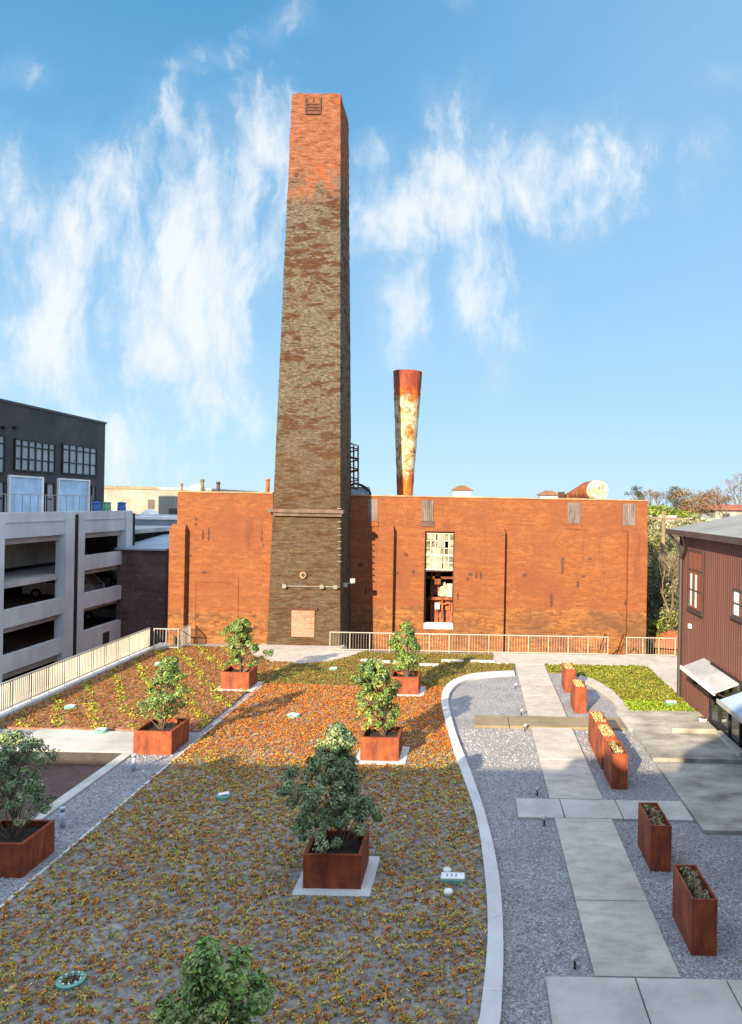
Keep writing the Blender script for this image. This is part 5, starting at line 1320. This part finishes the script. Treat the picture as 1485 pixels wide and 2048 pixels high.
def scrub(name, cx, cy, zb, h, w_, n, label, cat, pal, seed, size=.3, group='shrubs on the bank beyond the factory', trunk=True):
    r = np.random.default_rng(seed); rr = random.Random(seed)
    o = thing(name, (cx,cy,zb), label, cat, group)
    if trunk:
        m = MB()
        for k_ in range(5):
            a = rr.uniform(0,6.28); m.tube([(cx,cy,zb-.1),(cx+math.cos(a)*w_*.12,cy+math.sin(a)*w_*.12,zb+h*.4),(cx+math.cos(a)*w_*.3,cy+math.sin(a)*w_*.3,zb+h*.8)], [.05+h*.012,.04,.015], 5)
        m.build('trunk', M['bark'], o)
    nc = max(8, n//40); cc = np.stack([r.normal(0,.24,nc)*w_, r.normal(0,.24,nc)*w_, np.clip(r.uniform(.12,.95,nc),0,1)*h],1)
    cc[:,:2] *= (1.15-.75*(cc[:,2]/h))[:,None]
    idx = r.integers(0,nc,n); C = cc[idx]+r.normal(0,1,(n,3))*np.array([w_*.085,w_*.085,h*.05]); C += np.array([cx,cy,zb]); C[:,2] = np.maximum(C[:,2], zb)
    Nn = r.normal(0,1,(n,3)); Nn[:,2] += .5; Nn /= np.linalg.norm(Nn,axis=1,keepdims=True)
    V = leafquads(C, Nn, r.uniform(.6,1.3,n)*size, r.uniform(.4,.8,n)*size*.6, r)
    P3 = np.array(pal); col = P3[r.integers(0,len(P3),nc)][idx]*.6+P3[r.integers(0,len(P3),n)]*.4; col = col*r.uniform(.7,1.3,(n,1))
    quadmesh('crown', V, col, M['scrub'], o); return o
PALG = [(.13,.16,.045),(.19,.20,.07),(.25,.24,.11),(.09,.13,.04),(.30,.29,.16)]
PALY = [(.20,.26,.04),(.25,.29,.06),(.15,.21,.03),(.11,.16,.03)]
PALV = [(.20,.21,.10),(.28,.27,.16),(.36,.34,.23),(.12,.15,.06),(.15,.16,.08)]
def atp(px, py, Y): x, z = atY(px, py, Y); return x, Y, z
specs = [(1312,1200,46.5,2.6,2600,'ivy covered shrub right behind the factory corner',PALV,4.5),(1345,1180,48,3.2,2800,'pale ivy covered shrub beside the utility pole',PALV,5.2),(1322,1120,51,3.4,2800,'tall tangled shrub climbing the bank behind the factory',PALG,5.0),
         (1355,1110,53,3.6,2800,'grey green tangled shrub near the clad building corner',PALV,5.0),(1338,1260,44.5,2.2,1800,'low green bush above the red roof at the foot of the bank',PALG,2.4),(1310,1270,43.8,1.5,1400,'bright green bush at the foot of the factory corner',PALY,1.8),
         (1310,1032,78,5,2200,'bright yellow green shrub on top of the bank',PALY,2.2),(1345,1040,80,6,2200,'yellow green hedge shrub left of the bare trees',PALY,2.2),(1385,1080,60,4,2200,'olive shrub partly hidden by the grey roof',PALG,4.0),(1300,1075,62,3.5,2200,'pale bushy scrub beside the right end of the factory',PALV,3.6)]
for i, (px, py, Y, w_, n, lab, pal, h) in enumerate(specs):
    x, y, z = atp(px, py, Y); scrub('shrub', x, y, z-h*.5, h, w_, n, lab, 'shrub', pal, 500+i, size=.22 if Y < 60 else .35)
# rubble wall on the bank
x0, zt_ = atY(1286, 1036, 72); x1, zb_ = atY(1420, 1062, 72)
m = MB(); r = random.Random(4); xx = x0
while xx < x1+8:
    ww = r.uniform(.5,1.1)
    for j in range(4): m.box(xx, xx+ww-.04, 72-r.uniform(0,.15), 72.8, zb_-2.0+j*.82, zb_-2.0+j*.82+.79+(r.uniform(-.1,.25) if j == 3 else 0))
    xx += ww
o = m.build('stone_wall', M['cream']); tag(o, 'pale rubble stone wall along the top of the bank', 'wall')
# pole
x, z = atY(1325, 1180, 47); up = thing('utility_pole', (x,47,-3), 'weathered wooden utility pole between factory and red building', 'utility pole')
MB().lathe((x,47,0), [(.17,-3),(.15,2),(.12,atY(1325,1022,47)[1])], 10).build('pole', M['wood_pole'], up, smooth=True)
zt_ = atY(1325,1022,47)[1]; MB().box(x-.9, x+.9, 46.84, 46.94, zt_-.55, zt_-.43).build('crossarm', M['wood_pole'], up)
m = MB(); 
for dx in (-.8,.8): m.lathe((x+dx,46.89,zt_-.43), [(.05,0),(.06,.1),(.03,.16)], 8)
m.build('insulator', M['glass_pale'], up)
# red roofed heap near the stairs
x0, z0 = atY(1308, 1274, 43); x1, _ = atY(1372, 1274, 43)
rh = thing('red_roof_shed', ((x0+x1)/2,43,-4.5), 'low shed with a bright red roof beyond the right railing', 'shed')
MB().box(x0+.1, x1+1.5, 43, 45, -4.5, z0-.55).build('wall', M['brick'], rh)
m = MB(); m.add([(x0-.1,42.7,z0-.55),(x1+1.7,42.7,z0-.75),(x1+1.7,44.2,z0+.05),(x0-.1,44.2,z0+.12),(x0-.1,42.7,z0-.45),(x1+1.7,42.7,z0-.62),(x1+1.7,44.2,z0+.15),(x0-.1,44.2,z0+.22)],
      [(3,2,1,0),(4,5,6,7),(0,1,5,4),(1,2,6,5),(2,3,7,6),(3,0,4,7)]); m.build('roof', M['terracotta'], rh)
# bare trees
def bare_tree(x, y, zb, h, w_, seed, label, depth=6, twig=.022):
    rr = random.Random(seed); o = thing('bare_tree', (x,y,zb), label, 'tree', 'leafless trees on the hill')
    tr = MB(); cr_ = MB()
    def grow(p, d, L, r_, k_):
        q = p+d*L; mid = p.lerp(q,.5)+Vector((rr.uniform(-1,1),rr.uniform(-1,1),rr.uniform(-.5,.8)))*L*.08
        (tr if k_ <= 1 else cr_).tube([p, mid, q], [r_, r_*.85, r_*.68], 5 if k_ < 3 else 3, cap=False)
        if k_ >= depth: return
        for _ in range(rr.choice((2,3,3)) if k_ < depth-1 else 3):
            nd_ = (d+Vector((rr.uniform(-1,1)*w_, rr.uniform(-1,1)*w_, rr.uniform(-.35,.55)))*.75).normalized()
            grow(q, nd_, L*rr.uniform(.62,.85), max(r_*.62, twig), k_+1)
    grow(Vector((x,y,zb)), Vector((rr.uniform(-.08,.08),0,1)).normalized(), h*.26, h*.022, 0)
    tr.build('trunk', M['bark'], o); cr_.build('crown', M['twig'], o); return o
M['twig'] = pmat('grey_brown_twigs', [(.12,.09,.065),(.20,.15,.11)], .5, rough=.95, bstr=0)
for i, (px, yt, Y, w_, lab) in enumerate(((1478,938,120,.95,'largest bare spreading tree at the right edge'),(1425,958,125,1.0,'bare rounded tree left of the largest one'),(1388,978,130,.9,'smaller bare tree behind the yellow green hedge'),
        (1320,972,140,.6,'thin bare tree just right of the factory end'),(1298,975,150,.55,'slender bare tree above the factory corner'),(1450,985,100,1.0,'low reddish bare tree in front of the spreading trees'))):
    x, zt_ = atY(px, yt, Y); zb_ = 4.0; bare_tree(x, Y, zb_, (zt_-zb_)*1.05, w_, 700+i, lab, 6)
bare_tree(*atp(1338,1100,45)[:2], -3.4, 9.5, .55, 731, 'thin leafless tree entangled in the shrubs behind the factory corner', 6, .014)
bare_tree(*atp(1312,1100,46)[:2], -3.4, 7.5, .5, 732, 'slender leafless sapling close to the factory corner', 6, .014)
PALD = [(.06,.075,.045),(.09,.10,.06),(.12,.10,.07)]
for i, (px, py, Y, h, w_, lab) in enumerate(((1275,993,150,5,4.5,'dark evergreen clump at the right end of the factory roofline'),(1350,992,150,5,5,'dark round evergreen between the thin bare trees'),(1372,1000,125,5,6,'brown scrub tree below the bare trees'),(1420,1005,115,4,8,'reddish brown scrub below the rounded bare tree'))):
    x, z = atY(px, py, Y); scrub('scrub_tree', x, Y, z-h*.6, h, w_, 1800, lab, 'tree', PALD if i < 2 else [(.17,.10,.06),(.22,.14,.08),(.13,.10,.05)], 800+i, size=.4, group='scrubby trees on the hill')
def house(px0, px1, yeave, yridge, Y, label, wallm, roofm):
    x0, ze = atY(px0, yeave, Y); x1, _ = atY(px1, yeave, Y); zr_ = atY(px0, yridge, Y)[1]; d = 8
    o = thing('house', ((x0+x1)/2, Y+d/2, 3), label, 'house', 'houses on the hill')
    MB().box(x0, x1, Y, Y+d, 0, ze).build('wall', wallm, o)
    m = MB(); m.add([(x0-.4,Y-.5,ze+.002),(x1+.4,Y-.5,ze+.002),(x1+.4,Y+d+.5,ze+.002),(x0-.4,Y+d+.5,ze+.002),(x0-.4,Y+d/2,zr_),(x1+.4,Y+d/2,zr_)],
        [(3,2,1,0),(0,1,5,4),(2,3,4,5),(1,2,5),(3,0,4)]); m.build('roof', roofm, o)
    nwin = max(2, int((x1-x0)/3))
    for i in range(nwin):
        xc = x0+(x1-x0)*(i+.5)/nwin; MB().box(xc-.5, xc+.5, Y-.05, Y-.003, ze-1.7, ze-.5).build('window', M['glass'], o)
house(1432, 1560, 1020, 1008, 110, 'red roofed house under the bare trees at the right edge', M['beige'], M['red_roof'])
house(1345, 1425, 1040, 1028, 95, 'pale house with a grey roof above the stone wall', M['cream'], M['roof_grey'])

# ================================================================= THE BUILDING THE PHOTO IS TAKEN FROM (casts the big shade)
ap = thing('apartment_building', (0,-6,-4.5), 'brick apartment block behind the viewpoint whose shadow covers the near terrace', 'building')
m = MB(); m.box(-45, 45, -14, -.45, -4.5, 8.55); m.build('wall', M['brick_block'], ap)
m = MB(); m.box(-5.7, -4.3, -2.5, -.5, 8.551, 9.0); m.build('roof_hatch', M['brick_block'], ap)
m = MB(); m.add([(-2.6,-8,8.551),(30,-8,8.551),(30,-.5,8.551),(-2.6,-.5,8.551),(-2.6,-8,9.3),(-.9,-8,10.45),(30,-8,10.45),(30,-.5,10.45),(-.9,-.5,10.45),(-2.6,-.5,9.3)],
     [(3,2,1,0),(0,4,9,3),(4,5,8,9),(5,6,7,8),(6,1,2,7),(3,9,8,7,2),(0,1,6,5,4)]); m.build('penthouse', M['graphite'], ap)
